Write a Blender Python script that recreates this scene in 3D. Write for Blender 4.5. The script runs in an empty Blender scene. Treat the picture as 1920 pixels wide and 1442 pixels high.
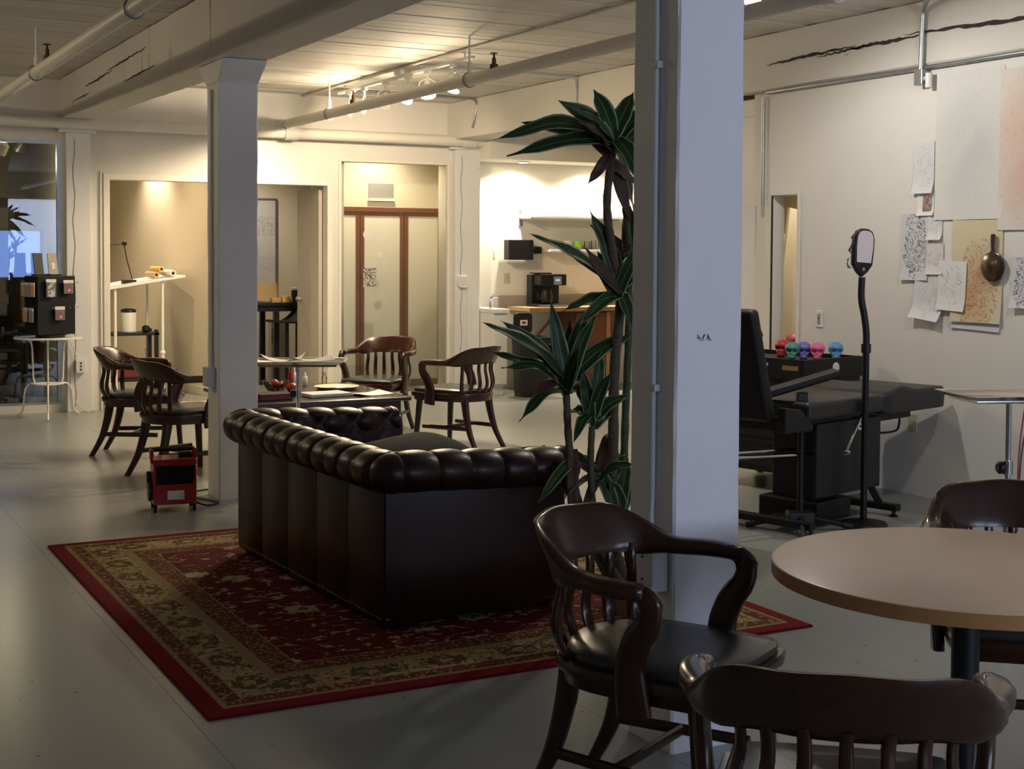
import bpy, bmesh, math, random
from mathutils import Vector, Matrix
random.seed(7)
PI = math.pi
SC = bpy.context.scene
COL = SC.collection

# ------------------------------------------------------------------ camera
F_PX, YAW, PITCH, ROLL, EYE = 2600.0, math.radians(28.1), math.radians(2.2), math.radians(0.33), 1.55
HORIZON = 473.0
PPY = HORIZON + F_PX * math.tan(PITCH)
FW = Vector((math.sin(YAW) * math.cos(PITCH), math.cos(YAW) * math.cos(PITCH), -math.sin(PITCH)))
RT = Vector((math.cos(YAW), -math.sin(YAW), 0))
UP = RT.cross(FW)
CR, SR = math.cos(ROLL), math.sin(ROLL)
CX = RT * CR + UP * SR
CY = UP * CR - RT * SR
CAMPOS = Vector((0, 0, EYE))
cam_data = bpy.data.cameras.new('camera')
cam = bpy.data.objects.new('camera', cam_data)
COL.objects.link(cam)
mw = Matrix((CX, CY, -FW)).transposed().to_4x4()
mw.translation = CAMPOS
cam.matrix_world = mw
cam_data.sensor_fit = 'HORIZONTAL'
cam_data.sensor_width = 36.0
cam_data.lens = F_PX / 1920 * 36
cam_data.shift_y = -(721 - PPY) / 1920
cam_data.clip_start = 0.05
SC.camera = cam

def ray(px, py):
    u = (px - 960) / F_PX
    v = (py - PPY) / F_PX
    return FW + CX * u - CY * v
def atx(px, py, X):
    r = ray(px, py); return CAMPOS + r * (X / r.x)
def aty(px, py, Y):
    r = ray(px, py); return CAMPOS + r * (Y / r.y)
def atz(px, py, Z):
    r = ray(px, py); return CAMPOS + r * ((Z - EYE) / r.z)

# ------------------------------------------------------------------ world, view, large lights
SC.view_settings.view_transform = 'Standard'
SC.view_settings.look = 'None'
SC.view_settings.exposure = 0.0
SC.view_settings.gamma = 1.0
SC.view_settings.use_curve_mapping = False
SC.cycles.use_denoising = True
SC.cycles.max_bounces = 7
SC.cycles.diffuse_bounces = 4
SC.cycles.glossy_bounces = 4
SC.cycles.transmission_bounces = 6
SC.cycles.transparent_max_bounces = 8
SC.cycles.caustics_reflective = False
SC.cycles.caustics_refractive = False
SC.cycles.sample_clamp_indirect = 3.0
world = bpy.data.worlds.new('dusk_sky')
SC.world = world
world.use_nodes = True
bgn = world.node_tree.nodes['Background']
bgn.inputs[0].default_value = (0.36, 0.48, 1.0, 1)
bgn.inputs[1].default_value = 2.2
SKY_LIGHT = (0.68, 0.76, 1.0)
WARM = (1.0, 0.79, 0.52)
WARM2 = (1.0, 0.86, 0.68)

def light(name, kind, loc, energy, color, parent=None, target=None, size=0.1, spot=90, blend=0.6, size_y=None):
    d = bpy.data.lights.new(name, kind)
    d.energy = energy
    d.color = color
    if kind == 'AREA':
        d.size = size
        if size_y:
            d.shape = 'RECTANGLE'; d.size_y = size_y
    else:
        d.shadow_soft_size = size
    if kind == 'SPOT':
        d.spot_size = math.radians(spot); d.spot_blend = blend
    o = bpy.data.objects.new(name, d)
    COL.objects.link(o)
    o.location = loc
    if target is not None:
        o.rotation_euler = (Vector(target) - Vector(loc)).to_track_quat('-Z', 'Y').to_euler()
    if parent:
        o.parent = parent
    return o

# daylight of the windows in the wall behind the camera: light portals over the openings
WIN = [(1.7, 3.3), (3.8, 5.4)]
for a, b in WIN:
    w = light('window_daylight', 'AREA', ((a + b) / 2, -2.93, 1.75), 62, SKY_LIGHT, None, ((a + b) / 2, 0, 1.75), b - a, size_y=1.7)

# ------------------------------------------------------------------ materials
MATS = {}
class NT:
    def __init__(s, m):
        s.t = m.node_tree; s.n = s.t.nodes; s.l = s.t.links
    def node(s, kind, **kw):
        n = s.n.new(kind)
        for k, v in kw.items(): setattr(n, k, v)
        return n
    def put(s, sock, v):
        if isinstance(v, bpy.types.NodeSocket): s.l.new(v, sock)
        elif v is not None:
            if sock.type == 'RGBA' and len(v) == 3: v = (*v, 1)
            sock.default_value = v
    def math(s, op, a, b=None, c=None):
        n = s.node('ShaderNodeMath', operation=op)
        s.put(n.inputs[0], a)
        if b is not None: s.put(n.inputs[1], b)
        if c is not None: s.put(n.inputs[2], c)
        return n.outputs[0]
    def mix(s, f, a, b):
        n = s.node('ShaderNodeMix', data_type='RGBA')
        s.put(n.inputs[0], f); s.put(n.inputs[6], a); s.put(n.inputs[7], b)
        return n.outputs[2]
    def noise(s, vec, scale, detail=3, rough=.5, dist=0):
        n = s.node('ShaderNodeTexNoise')
        s.put(n.inputs['Vector'], vec); n.inputs['Scale'].default_value = scale
        n.inputs['Detail'].default_value = detail; n.inputs['Roughness'].default_value = rough
        n.inputs['Distortion'].default_value = dist
        return n.outputs[0]
    def voro(s, vec, scale, out='Distance', feature='F1', rnd=1.0):
        n = s.node('ShaderNodeTexVoronoi', feature=feature)
        s.put(n.inputs['Vector'], vec); n.inputs['Scale'].default_value = scale
        n.inputs['Randomness'].default_value = rnd
        return n.outputs[out]
    def coord(s, which='Object'):
        return s.node('ShaderNodeTexCoord').outputs[which]
    def sep(s, v):
        n = s.node('ShaderNodeSeparateXYZ'); s.l.new(v, n.inputs[0]); return n.outputs
    def comb(s, x, y, z=0.0):
        n = s.node('ShaderNodeCombineXYZ')
        for i, q in enumerate((x, y, z)): s.put(n.inputs[i], q)
        return n.outputs[0]
    def mapping(s, v, scale=(1, 1, 1), loc=(0, 0, 0)):
        n = s.node('ShaderNodeMapping'); s.l.new(v, n.inputs[0])
        n.inputs['Scale'].default_value = scale; n.inputs['Location'].default_value = loc
        return n.outputs[0]
    def lt(s, a, b): return s.math('LESS_THAN', a, b)
    def gt(s, a, b): return s.math('GREATER_THAN', a, b)
    def mul(s, a, b): return s.math('MULTIPLY', a, b)
    def between(s, v, a, b): return s.mul(s.gt(v, a), s.lt(v, b))

def newmat(name):
    m = bpy.data.materials.new(name); m.use_nodes = True
    MATS[name] = m
    return m, m.node_tree.nodes['Principled BSDF'], NT(m)

def mat(name, col, rough=.5, metal=0, var=0, scale=4, bump=0, bscale=30, stretch=(1, 1, 1), col2=None, coat=0, spec=None, rand=0, specks=0):
    """plain painted / solid surface with noise variation, optional fine relief"""
    m, b, t = newmat(name)
    b.inputs['Roughness'].default_value = rough
    b.inputs['Metallic'].default_value = metal
    if coat: b.inputs['Coat Weight'].default_value = coat; b.inputs['Coat Roughness'].default_value = .12
    if spec is not None: b.inputs['Specular IOR Level'].default_value = spec
    co = t.mapping(t.coord(), stretch)
    c = (*col, 1)
    if var or col2:
        k2 = col2 or tuple(x * (1 - var) for x in col)
        n = t.noise(co, scale, 4, .6)
        mr = t.node('ShaderNodeMapRange'); t.put(mr.inputs[0], n)
        mr.inputs[1].default_value = .35; mr.inputs[2].default_value = .68
        c = t.mix(mr.outputs[0], col, k2)
    if rand:
        oi = t.node('ShaderNodeObjectInfo').outputs['Random']
        f = t.math('MULTIPLY_ADD', oi, rand, 1 - rand)
        h = t.node('ShaderNodeHueSaturation'); t.put(h.inputs['Value'], f); t.put(h.inputs['Color'], c)
        c = h.outputs[0]
    if specks:
        v = t.voro(co, 9.0)
        big = t.noise(co, 6.0, 2)
        f = t.mul(t.lt(v, .045 * specks), t.gt(big, .55))
        c = t.mix(f, c, tuple(x * .3 for x in col))
    t.put(b.inputs['Base Color'], c)
    if bump:
        bn = t.node('ShaderNodeBump'); bn.inputs['Strength'].default_value = bump
        bn.inputs['Distance'].default_value = .01
        t.put(bn.inputs['Height'], t.noise(co, bscale, 4, .6)); t.l.new(bn.outputs[0], b.inputs['Normal'])
    return m

def emit(name, col, strength):
    m = bpy.data.materials.new(name); m.use_nodes = True
    t = NT(m); t.n.clear()
    e = t.node('ShaderNodeEmission'); e.inputs[0].default_value = (*col, 1); e.inputs[1].default_value = strength
    o = t.node('ShaderNodeOutputMaterial'); t.l.new(e.outputs[0], o.inputs[0])
    MATS[name] = m
    return m

def glass(name, tint=(1, 1, 1), refl=.12, rough=0.0, film=0.0):
    m = bpy.data.materials.new(name); m.use_nodes = True
    t = NT(m); t.n.clear()
    tr = t.node('ShaderNodeBsdfTransparent'); tr.inputs[0].default_value = (*tint, 1)
    g = t.node('ShaderNodeBsdfGlossy'); g.inputs['Roughness'].default_value = rough
    fr = t.node('ShaderNodeFresnel'); fr.inputs[0].default_value = 1.5
    mx = t.node('ShaderNodeMixShader')
    f = t.math('MULTIPLY_ADD', fr.outputs[0], .9, refl * .1)
    t.put(mx.inputs[0], f); t.l.new(tr.outputs[0], mx.inputs[1]); t.l.new(g.outputs[0], mx.inputs[2])
    o = t.node('ShaderNodeOutputMaterial'); t.l.new(mx.outputs[0], o.inputs[0])
    MATS[name] = m
    return m

def wood(name, c1, c2, rough=.35, scale=6, coat=.4, stretch=(1, 1, .12), spec=.5):
    m, b, t = newmat(name)
    co = t.mapping(t.coord(), stretch)
    n = t.noise(co, scale * 4, 5, .65, .6)
    c = t.mix(n, c1, c2)
    t.put(b.inputs['Base Color'], c)
    b.inputs['Roughness'].default_value = rough
    b.inputs['Coat Weight'].default_value = coat; b.inputs['Coat Roughness'].default_value = .18
    b.inputs['Specular IOR Level'].default_value = spec
    bn = t.node('ShaderNodeBump'); bn.inputs['Strength'].default_value = .06; bn.inputs['Distance'].default_value = .004
    t.put(bn.inputs['Height'], n); t.l.new(bn.outputs[0], b.inputs['Normal'])
    return m

def M(n): return MATS[n]
mat('white_wall', (.74, .71, .66), .62, var=.06, scale=1.4, bump=.10, bscale=22)
mat('wall_paint_right', (.72, .70, .66), .6, var=.05, scale=1.2, bump=.08, bscale=18, specks=.6)
mat('column_paint', (.76, .755, .75), .5, var=.05, scale=3, bump=.16, bscale=26, stretch=(1, 1, .35), specks=.7)
mat('beam_paint', (.70, .675, .63), .6, var=.10, scale=3, bump=.35, bscale=14, stretch=(1, .25, 1), specks=.8)
mat('ceiling_paint', (.70, .665, .61), .65, var=.10, scale=5, bump=.30, bscale=12, stretch=(.25, 2.5, 1), rand=.10, specks=.6)
mat('dark_gap', (.06, .055, .05), .9)
mat('crack_dark', (.035, .03, .03), .9)
mat('pipe_paint', (.74, .70, .63), .45, var=.05, scale=4)
mat('galvanised', (.42, .44, .46), .38, .85, var=.2, scale=12)
mat('conduit_paint', (.62, .64, .66), .4, var=.05)
mat('kitchen_wall', (.80, .77, .70), .6, var=.03, scale=1)
mat('office_wall', (.74, .68, .57), .6, var=.03, scale=1)
mat('door_paint', (.50, .455, .38), .5, var=.05, scale=1)
mat('frame_paint', (.80, .76, .68), .4, var=.03)
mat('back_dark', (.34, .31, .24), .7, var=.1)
mat('black_plastic', (.010, .010, .011), .4, spec=.35)
mat('black_metal', (.008, .008, .009), .42, spec=.28)
mat('black_vinyl', (.008, .008, .009), .5, spec=.3, bump=.15, bscale=120)
mat('grey_vinyl', (.010, .010, .0105), .42, spec=.5, bump=.12, bscale=120)
mat('chrome', (.62, .62, .64), .14, 1.0)
mat('steel_tray', (.60, .58, .55), .22, 1.0)
mat('brass', (.45, .32, .14), .35, 1.0)
mat('bronze_dark', (.10, .055, .03), .5, .6)
mat('white_plastic', (.74, .73, .70), .4)
mat('white_metal', (.80, .79, .75), .4)
mat('cream_plate', (.55, .50, .36), .45)
mat('red_enamel', (.30, .008, .012), .35, coat=.3)
mat('dark_red', (.16, .02, .02), .4)
mat('paper', (.74, .73, .71), .8, var=.04, scale=6)
mat('paper_grey', (.56, .57, .60), .8, var=.06, scale=6)
mat('tan_card', (.50, .34, .17), .8, var=.1, scale=8)
mat('yellow_roll', (.66, .42, .14), .7)
mat('grey_plastic', (.30, .30, .31), .45)
mat('green_glass', (.30, .62, .06), .15)
mat('clear_plastic', (.62, .62, .60), .2)
mat('laminate_tan', (.50, .36, .22), .5, var=.06, scale=9)
mat('backsplash', (.36, .31, .26), .5)
mat('terracotta', (.26, .12, .06), .7, var=.2)
mat('soil', (.03, .022, .016), .95, var=.3, bump=.6)
mat('cord_black', (.01, .01, .01), .5)
mat('cord_red', (.55, .03, .02), .45)
mat('cord_white', (.66, .64, .58), .5)
wood('chair_wood', (.042, .0105, .0045), (.016, .0045, .002), .28, 7, .25, spec=.35)
wood('chair_wood_cool_light', (.046, .0165, .0062), (.017, .0065, .0030), .22, 7, .18, spec=.3)  # same wood as the far chairs, retoned for the dimmer, cooler light here
wood('coffee_wood', (.030, .013, .008), (.012, .006, .004), .25, 5, .6, (1, .12, 1))
wood('brown_frame', (.22, .085, .035), (.13, .045, .018), .4, 5, .2)
wood('cabinet_red', (.17, .045, .018), (.10, .026, .011), .4, 4, .2)
wood('table_beech', (.72, .50, .31), (.66, .44, .26), .42, 3, .15, (.12, 1, 1))
wood('table_edge', (.40, .20, .075), (.32, .15, .05), .4, 3, .2, (1, 1, 1))
wood('dark_wood_mirror', (.05, .024, .012), (.018, .009, .006), .22, 8, .6, (6, 6, .3))
mat('seat_leather', (.020, .021, .022), .34, bump=.10, bscale=90, coat=.15)
mat('sofa_leather', (.028, .0095, .0068), .33, var=.35, scale=9, bump=.14, bscale=110, coat=.04, spec=.28)
mat('pillow_cloth', (.012, .012, .012), .9, bump=.3, bscale=200)
glass('window_glass', (.93, .96, .95), .06)
glass('dark_room_glass', (.78, .82, .78), .10)
glass('clear_glass', (.95, .97, .96), .10)
emit('lamp_glow', (1.0, .86, .62), 60)
emit('lamp_glow_small', (1.0, .84, .58), 22)
emit('day_glow', (.22, .36, 1.0), 1.1)
emit('screen_blue', (.25, .4, 1.0), 1.5)

# ------------------------------------------------------------------ mesh tools
class MB:
    def __init__(s): s.v = []; s.f = []
    def add(s, vs, fs):
        k = len(s.v); s.v += [tuple(p) for p in vs]; s.f += [tuple(i + k for i in q) for q in fs]; return s
    def box(s, x0, x1, y0, y1, z0, z1, mtx=None):
        vs = [Vector(p) for p in ((x0, y0, z0), (x1, y0, z0), (x1, y1, z0), (x0, y1, z0), (x0, y0, z1), (x1, y0, z1), (x1, y1, z1), (x0, y1, z1))]
        if mtx: vs = [mtx @ p for p in vs]
        return s.add(vs, [(3, 2, 1, 0), (4, 5, 6, 7), (0, 1, 5, 4), (1, 2, 6, 5), (2, 3, 7, 6), (3, 0, 4, 7)])
    def loft(s, rings, cap=True, closed=False):
        n = len(rings[0]); vs = [p for r in rings for p in r]; fs = []
        m = len(rings)
        for i in range(m if closed else m - 1):
            j = (i + 1) % m
            for k in range(n):
                l = (k + 1) % n
                fs.append((i * n + k, i * n + l, j * n + l, j * n + k))
        if cap and not closed:
            fs.append(tuple(range(n - 1, -1, -1))); fs.append(tuple((m - 1) * n + k for k in range(n)))
        return s.add(vs, fs)
    def tube(s, pts, r, n=8, closed=False, flat=None):
        pts = [Vector(p) for p in pts]; rings = []
        m = len(pts); up = None
        for i, p in enumerate(pts):
            a = pts[i - 1] if (i or closed) else pts[i]
            b = pts[(i + 1) % m] if (i < m - 1 or closed) else pts[i]
            d = (b - a).normalized()
            if up is None:
                up = Vector((0, 0, 1)) if abs(d.z) < .9 else Vector((1, 0, 0))
            side = d.cross(up).normalized(); up2 = side.cross(d).normalized(); up = up2
            rr = r[i] if isinstance(r, (list, tuple)) else r
            e = flat or 1
            rings.append([p + side * (math.cos(2 * PI * k / n) * rr) + up2 * (math.sin(2 * PI * k / n) * rr * e) for k in range(n)])
        return s.loft(rings, True, closed)
    def cyl(s, p0, p1, r0, r1=None, n=16):
        return s.tube([p0, p1], [r0, r0 if r1 is None else r1], n)
    def lathe(s, prof, n=24, c=(0, 0, 0), cap=True):
        rings = [[(c[0] + r * math.cos(2 * PI * k / n), c[1] + r * math.sin(2 * PI * k / n), c[2] + z) for k in range(n)] for r, z in prof]
        return s.loft(rings, cap)
    def prism(s, poly, z0, z1):
        return s.loft([[(x, y, z0) for x, y in poly], [(x, y, z1) for x, y in poly]])
    def sphere(s, c, rx, ry=None, rz=None, n=14, m=9):
        ry = ry or rx; rz = rz or rx
        rings = []
        for i in range(m + 1):
            a = -PI / 2 + PI * i / m
            q = max(math.cos(a), .02)
            rings.append([(c[0] + rx * q * math.cos(2 * PI * k / n), c[1] + ry * q * math.sin(2 * PI * k / n), c[2] + rz * math.sin(a)) for k in range(n)])
        return s.loft(rings)
    def build(s, name, m, parent=None, smooth=True, bevel=0, seg=2, loc=None, rot=None, sub=0, angle=40):
        me = bpy.data.meshes.new(name); me.from_pydata(s.v, [], s.f)
        bm = bmesh.new(); bm.from_mesh(me); bmesh.ops.recalc_face_normals(bm, faces=bm.faces[:]); bm.to_mesh(me); bm.free()
        me.materials.append(M(m) if isinstance(m, str) else m)
        if smooth:
            me.polygons.foreach_set('use_smooth', [True] * len(me.polygons))
            if not sub: me.set_sharp_from_angle(angle=math.radians(angle))
        o = bpy.data.objects.new(name, me); COL.objects.link(o)
        if bevel:
            b = o.modifiers.new('bevel', 'BEVEL'); b.width = bevel; b.segments = seg; b.limit_method = 'ANGLE'; b.angle_limit = math.radians(35)
        if sub:
            q = o.modifiers.new('smooth', 'SUBSURF'); q.levels = sub; q.render_levels = sub
        if parent: o.parent = parent
        if loc is not None: o.location = loc
        if rot is not None: o.rotation_euler = rot
        return o

def boxes(name, m, lst, parent=None, bevel=0, **kw):
    b = MB()
    for q in lst: b.box(*q)
    return b.build(name, m, parent, smooth=False, bevel=bevel, **kw)

def tag(o, label, cat=None, group=None, kind=None):
    o['label'] = label
    if cat: o['category'] = cat
    if group: o['group'] = group
    if kind: o['kind'] = kind
    return o
def struct(o, label=None):
    o['kind'] = 'structure'
    if label: o['label'] = label
    return o
def thing(name, label, cat, loc=(0, 0, 0), rz=0, group=None):
    o = bpy.data.objects.new(name, None); COL.objects.link(o)
    o.empty_display_size = .1
    o.location = loc; o.rotation_euler = (0, 0, rz)
    return tag(o, label, cat, group)
def dup(root, loc, rz, label, group=None):
    r = root.copy(); COL.objects.link(r); r.location = loc; r.rotation_euler = (0, 0, rz)
    tag(r, label, None, group)
    for ch in list(root.children):
        c = ch.copy(); COL.objects.link(c); c.parent = r
        for g in ch.children:
            d = g.copy(); COL.objects.link(d); d.parent = c
    return r
def smoothpath(pts, k=6):
    """Catmull-Rom through the points"""
    P = [Vector(p) for p in pts]; out = []
    for i in range(len(P) - 1):
        p0 = P[max(i - 1, 0)]; p1 = P[i]; p2 = P[i + 1]; p3 = P[min(i + 2, len(P) - 1)]
        for j in range(k):
            t = j / k
            out.append(.5 * ((2 * p1) + (p2 - p0) * t + (2 * p0 - 5 * p1 + 4 * p2 - p3) * t * t + (3 * p1 - p0 - 3 * p2 + p3) * t ** 3))
    out.append(P[-1]); return out
def sstep(a, b, x):
    t = min(max((x - a) / (b - a), 0), 1); return t * t * (3 - 2 * t)
# ================================================================== STRUCTURE
YB, XR, CEIL, BEAMZ = 13.69, 6.48, 3.16, 2.76
# ---- floor of painted sheets
m, b, t = newmat('floor_paint')
co = t.coord()
n1 = t.noise(co, 1.1, 5, .6); n2 = t.noise(co, 14, 4, .6)
c = t.mix(n1, (.25, .27, .26), (.30, .315, .30))
c = t.mix(t.mul(n2, .3), c, (.24, .255, .245))
sp = t.voro(co, 7)
c = t.mix(t.mul(t.lt(sp, .05), .8), c, (.08, .08, .075))
t.put(b.inputs['Base Color'], c)
b.inputs['Roughness'].default_value = .26
bn = t.node('ShaderNodeBump'); bn.inputs['Strength'].default_value = .03; bn.inputs['Distance'].default_value = .008
t.put(bn.inputs['Height'], t.noise(co, 2.5, 0))
fl = boxes('floor', 'dark_gap', [(-4.2, 11.2, -3.3, 18.2, -.12, -.012)])
struct(fl, 'grey painted floor of large sheets')
pm = None
for i in range(-6, 8):
    for j in range(-4, 6):
        x = 2.425 + i * 1.22; y = 5.0 + j * 2.44
        x1 = min(x + 1.2185, 11.2); y1 = min(y + 2.4385, 18.2)
        if x1 - x < .1 or x > 11.1 or y < -5: continue
        if x1 - x > 1.2 and y1 - y > 2.4:
            if pm is None:
                p = boxes('floor_panel', 'floor_paint', [(0, 1.2185, 0, 2.4385, -.012, 0)]); pm = p.data
            else:
                p = bpy.data.objects.new('floor_panel', pm); COL.objects.link(p)
            p.location = (x, y, 0)
        else:
            p = boxes('floor_panel', 'floor_paint', [(0, x1 - x, 0, y1 - y, -.012, 0)]); p.location = (x, y, 0)
        p.parent = fl

# ---- ceiling of painted boards
ce = struct(boxes('ceiling', 'dark_gap', [(-4.2, 11.2, -3.3, 18.2, CEIL + .03, CEIL + .12)]), 'white painted board ceiling')
y = -3.2; bmeshes = {}
while y < YB - .02:
    w = .142
    o = bpy.data.objects.new('ceiling_board', bmeshes.get('b')) if 'b' in bmeshes else boxes('ceiling_board', 'ceiling_paint', [(-4.1, 11.1, 0, w - .004, 0, .03)], bevel=0)
    if 'b' not in bmeshes: bmeshes['b'] = o.data
    else: COL.objects.link(o)
    o.location = (random.uniform(-.05, .05), y, CEIL + random.uniform(-.0035, .0035)); o.parent = ce
    y += w

# ---- main walls
T = .12
struct(boxes('wall_back', 'white_wall', [
    (-4.2, 2.437, YB, YB + T, 2.58, CEIL), (-4.2, 2.437, YB, YB + T, 0, .075),
    (2.437, 2.89, YB, YB + T, 0, CEIL), (2.89, 5.116, YB, YB + T, 2.23, CEIL),
    (5.116, 5.275, YB, YB + T, 0, CEIL), (5.275, 6.50, YB, YB + T, 2.49, CEIL),
    (5.275, 6.50, YB, YB + T, 0, .03), (6.50, 6.86, YB, YB + T + .1, 0, CEIL)]), 'white back wall with office openings')
# recessed plank infill of the right wall, with the narrow doorway
D0, D1, DH = 7.80, 8.10, 1.975
struct(boxes('wall_right', 'wall_paint_right', [(XR, XR + .12, -3.2, D0, 0, BEAMZ), (XR, XR + .12, D0, D1, DH, BEAMZ), (XR, XR + .12, D1, 8.16, 0, BEAMZ), (6.555, 6.60, 8.16, 8.41, 0, BEAMZ - .012)]), 'white side wall hung with drawings')
struct(boxes('wall_left', 'white_wall', [(-4.2, -4.05, -3.2, YB, 0, CEIL)]), 'white side wall out of frame')
wf = [(-4.2, 11.2, -3.2, -3.05, 0, .9), (-4.2, 11.2, -3.2, -3.05, 2.6, CEIL)]
xs = [-4.2] + [q for w in WIN for q in w] + [11.2]
for i in range(0, len(xs), 2): wf.append((xs[i], xs[i + 1], -3.2, -3.05, .9, 2.6))
struct(boxes('wall_front', 'white_wall', wf), 'white window wall behind the viewer')
for i, (a, q) in enumerate(WIN):
    fr = struct(boxes('window_%d' % (i + 1), 'frame_paint', [(a, q, -3.16, -3.1, .9, .95), (a, q, -3.16, -3.1, 2.55, 2.6), (a, a + .05, -3.16, -3.1, .95, 2.55), (q - .05, q, -3.16, -3.1, .95, 2.55), ((a + q) / 2 - .02, (a + q) / 2 + .02, -3.16, -3.1, .95, 2.55)]), 'tall daylight window')
    boxes('window_pane', 'window_glass', [(a + .05, (a + q) / 2 - .02, -3.135, -3.13, .95, 2.55)], fr)
    boxes('window_pane', 'window_glass', [((a + q) / 2 + .02, q - .05, -3.135, -3.13, .95, 2.55)], fr)
# kitchen corner right of the second beam
struct(boxes('wall_kitchen', 'kitchen_wall', [(6.86, 10.6, 13.9, 14.0, 0, CEIL), (10.5, 10.6, 9.8, 13.9, 0, CEIL), (6.68, 10.5, 9.7, 9.8, 0, CEIL)]), 'cream kitchen wall')
struct(boxes('beam_soffit', 'kitchen_wall', [(6.86, 10.5, 13.36, 13.9, 2.56, CEIL - .004)]), 'dropped soffit over the kitchen counter')
# storage room behind the doorway of the right wall
struct(boxes('wall_store', 'office_wall', [(6.68, 7.9, 9.6, 9.7, 0, 2.75), (7.8, 7.9, 6.4, 9.6, 0, 2.75), (XR + .12, 7.8, 6.4, 6.5, 0, 2.75), (6.58, 6.68, 8.66, 9.8, 0, 2.75), (6.87, 7.9, 6.4, 9.7, 2.75, 2.81)]), 'warm lit store room walls')

# ---- beams
def beam(name, x0, x1, y0, y1, z0, label, z1=None):
    b = MB(); za = z0
    n = 26; rings = []
    rnd = random.Random(3)
    for i in range(n + 1):
        yy = y0 + (y1 - y0) * i / n
        z0 = za + ((z1 or za) - za) * i / n
        j = lambda: rnd.uniform(-.004, .004)
        rings.append([(x0 + .008 + j(), yy, z0 + j() * .5), (x1 - .008 + j(), yy, z0 + j() * .5), (x1 + j(), yy, z0 + .01), (x1 + j(), yy, CEIL - .006), (x0 + j(), yy, CEIL - .006), (x0 + j(), yy, z0 + .01)])
    b.loft(rings)
    return struct(b.build(name, 'beam_paint', smooth=False), label)
b1a = beam('beam', 2.42, 2.71, 8.53, YB, 2.72, 'white timber beam from the far column to the back wall', 2.79)
b1b = beam('beam', 2.42, 2.71, 3.62, 8.522, 2.72, 'white timber beam between the two columns')
b1c = beam('beam', 2.42, 2.71, -3.0, 3.612, 2.72, 'white timber beam over the viewer')
b2 = beam('beam', 6.50, 6.86, 8.53, YB, BEAMZ, 'white timber beam beside the kitchen')
b3 = beam('beam', 6.46, 6.86, -3.0, 8.52, BEAMZ - .01, 'cracked white timber beam over the right wall')
# long drying cracks of the right beam
def crack(pts, wid, x, parent):
    b = MB(); up = []; lo = []
    rnd = random.Random(int(wid * 9999))
    n = len(pts)
    for i, (y, z) in enumerate(pts):
        w = wid * math.sin(PI * i / (n - 1)) * rnd.uniform(.5, 1.2) + .0006
        up.append((x, y, z + w)); lo.append((x, y, z - w))
    vs = up + lo; fs = [(i, i + 1, n + i + 1, n + i) for i in range(n - 1)]
    vs += [(v[0] + .004, v[1], v[2]) for v in vs]; k = 2 * n
    fs += [(i + 1 + k, i + k, n + i + k, n + i + 1 + k) for i in range(n - 1)]
    for i in range(n - 1):
        fs += [(i, i + k, i + 1 + k, i + 1), (n + i + 1, n + i + 1 + k, n + i + k, n + i)]
    b.add(vs, fs)
    o = b.build('crack', 'crack_dark', parent, smooth=False)
    return o
def crackline(p0, p1, wid, x, parent, n=26):
    rnd = random.Random(int(p0[0] * 31)); pts = []
    for i in range(n):
        q = i / (n - 1); pts.append((p0[0] + (p1[0] - p0[0]) * q, p0[1] + (p1[1] - p0[1]) * q + rnd.uniform(-.006, .006)))
    return crack(pts, wid, x, parent)
for p0, p1, w in [((8.16, 2.93), (7.2, 2.955), .011), ((7.3, 2.935), (6.55, 2.945), .013), ((6.75, 2.965), (5.3, 2.915), .016), ((7.6, 2.925), (7.0, 2.94), .006)]:
    crackline(p0, p1, w, 6.4525, b3)
for p0, p1, w in [((12.4, 2.96), (11.3, 2.98), .006), ((11.5, 3.0), (10.2, 3.02), .005), ((10.9, 2.85), (9.9, 2.86), .005), ((13.0, 2.88), (12.2, 2.89), .004)]:
    crackline(p0, p1, w, 2.412, b1a)

# ---- columns with capitals
def column(x, y, s, label, zcap=2.585, base=0):
    root = MB()
    rings = []
    rnd = random.Random(int(x * 10 + y))
    n = 22; ch = .007
    for i in range(n + 1):
        z = base + (zcap - base) * i / n
        j = lambda: rnd.uniform(-.0022, .0022)
        rings.append([(x + ch, y + j(), z), (x + s - ch, y + j(), z), (x + s + j(), y + ch, z), (x + s + j(), y + s - ch, z), (x + s - ch, y + s + j(), z), (x + ch, y + s + j(), z), (x + j(), y + s - ch, z), (x + j(), y + ch, z)])
    root.loft(rings)
    c = struct(root.build('column', 'column_paint', smooth=False), label)
    cap = MB()
    def rect(e, f, z): return [(x - e, y - f, z), (x + s + e, y - f, z), (x + s + e, y + s + f, z), (x - e, y + s + f, z)]
    cap.loft([rect(.004, .008, zcap), rect(.006, .012, zcap + .015), rect(.012, .14, 2.695), rect(.012, .15, 2.717)])
    cap.build('capital', 'column_paint', c, smooth=False, bevel=.006)
    return c
cl = column(2.435, 8.407, .25, 'far white column standing behind the sofa and red heater')
cr = column(2.435, 3.496, .25, 'near white column beside the wooden armchair')
c3 = column(6.58, 8.40, .25, 'white column at the end of the right wall')
# pilasters on the back wall
for x0, x1, lab in ((2.47, 2.70, 'white pilaster left of the office opening'), (6.56, 6.86, 'white pilaster beside the kitchen')):
    p = struct(boxes('column', 'column_paint', [(x0, x1, YB - .09, YB - .001, 0, 2.66)], bevel=.005), lab)
    boxes('capital', 'column_paint', [(x0 - .07, x1 + .05, YB - .11, YB - .001, 2.66, BEAMZ - .003)], p, bevel=.006)
    crackb = MB().tube([(x0 + .07 + .012 * math.sin(i * 1.7), YB - .0915, .05 + 2.55 * i / 20) for i in range(21)], .0022, 5)
    crackb.build('crack', 'crack_dark', p)

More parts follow.
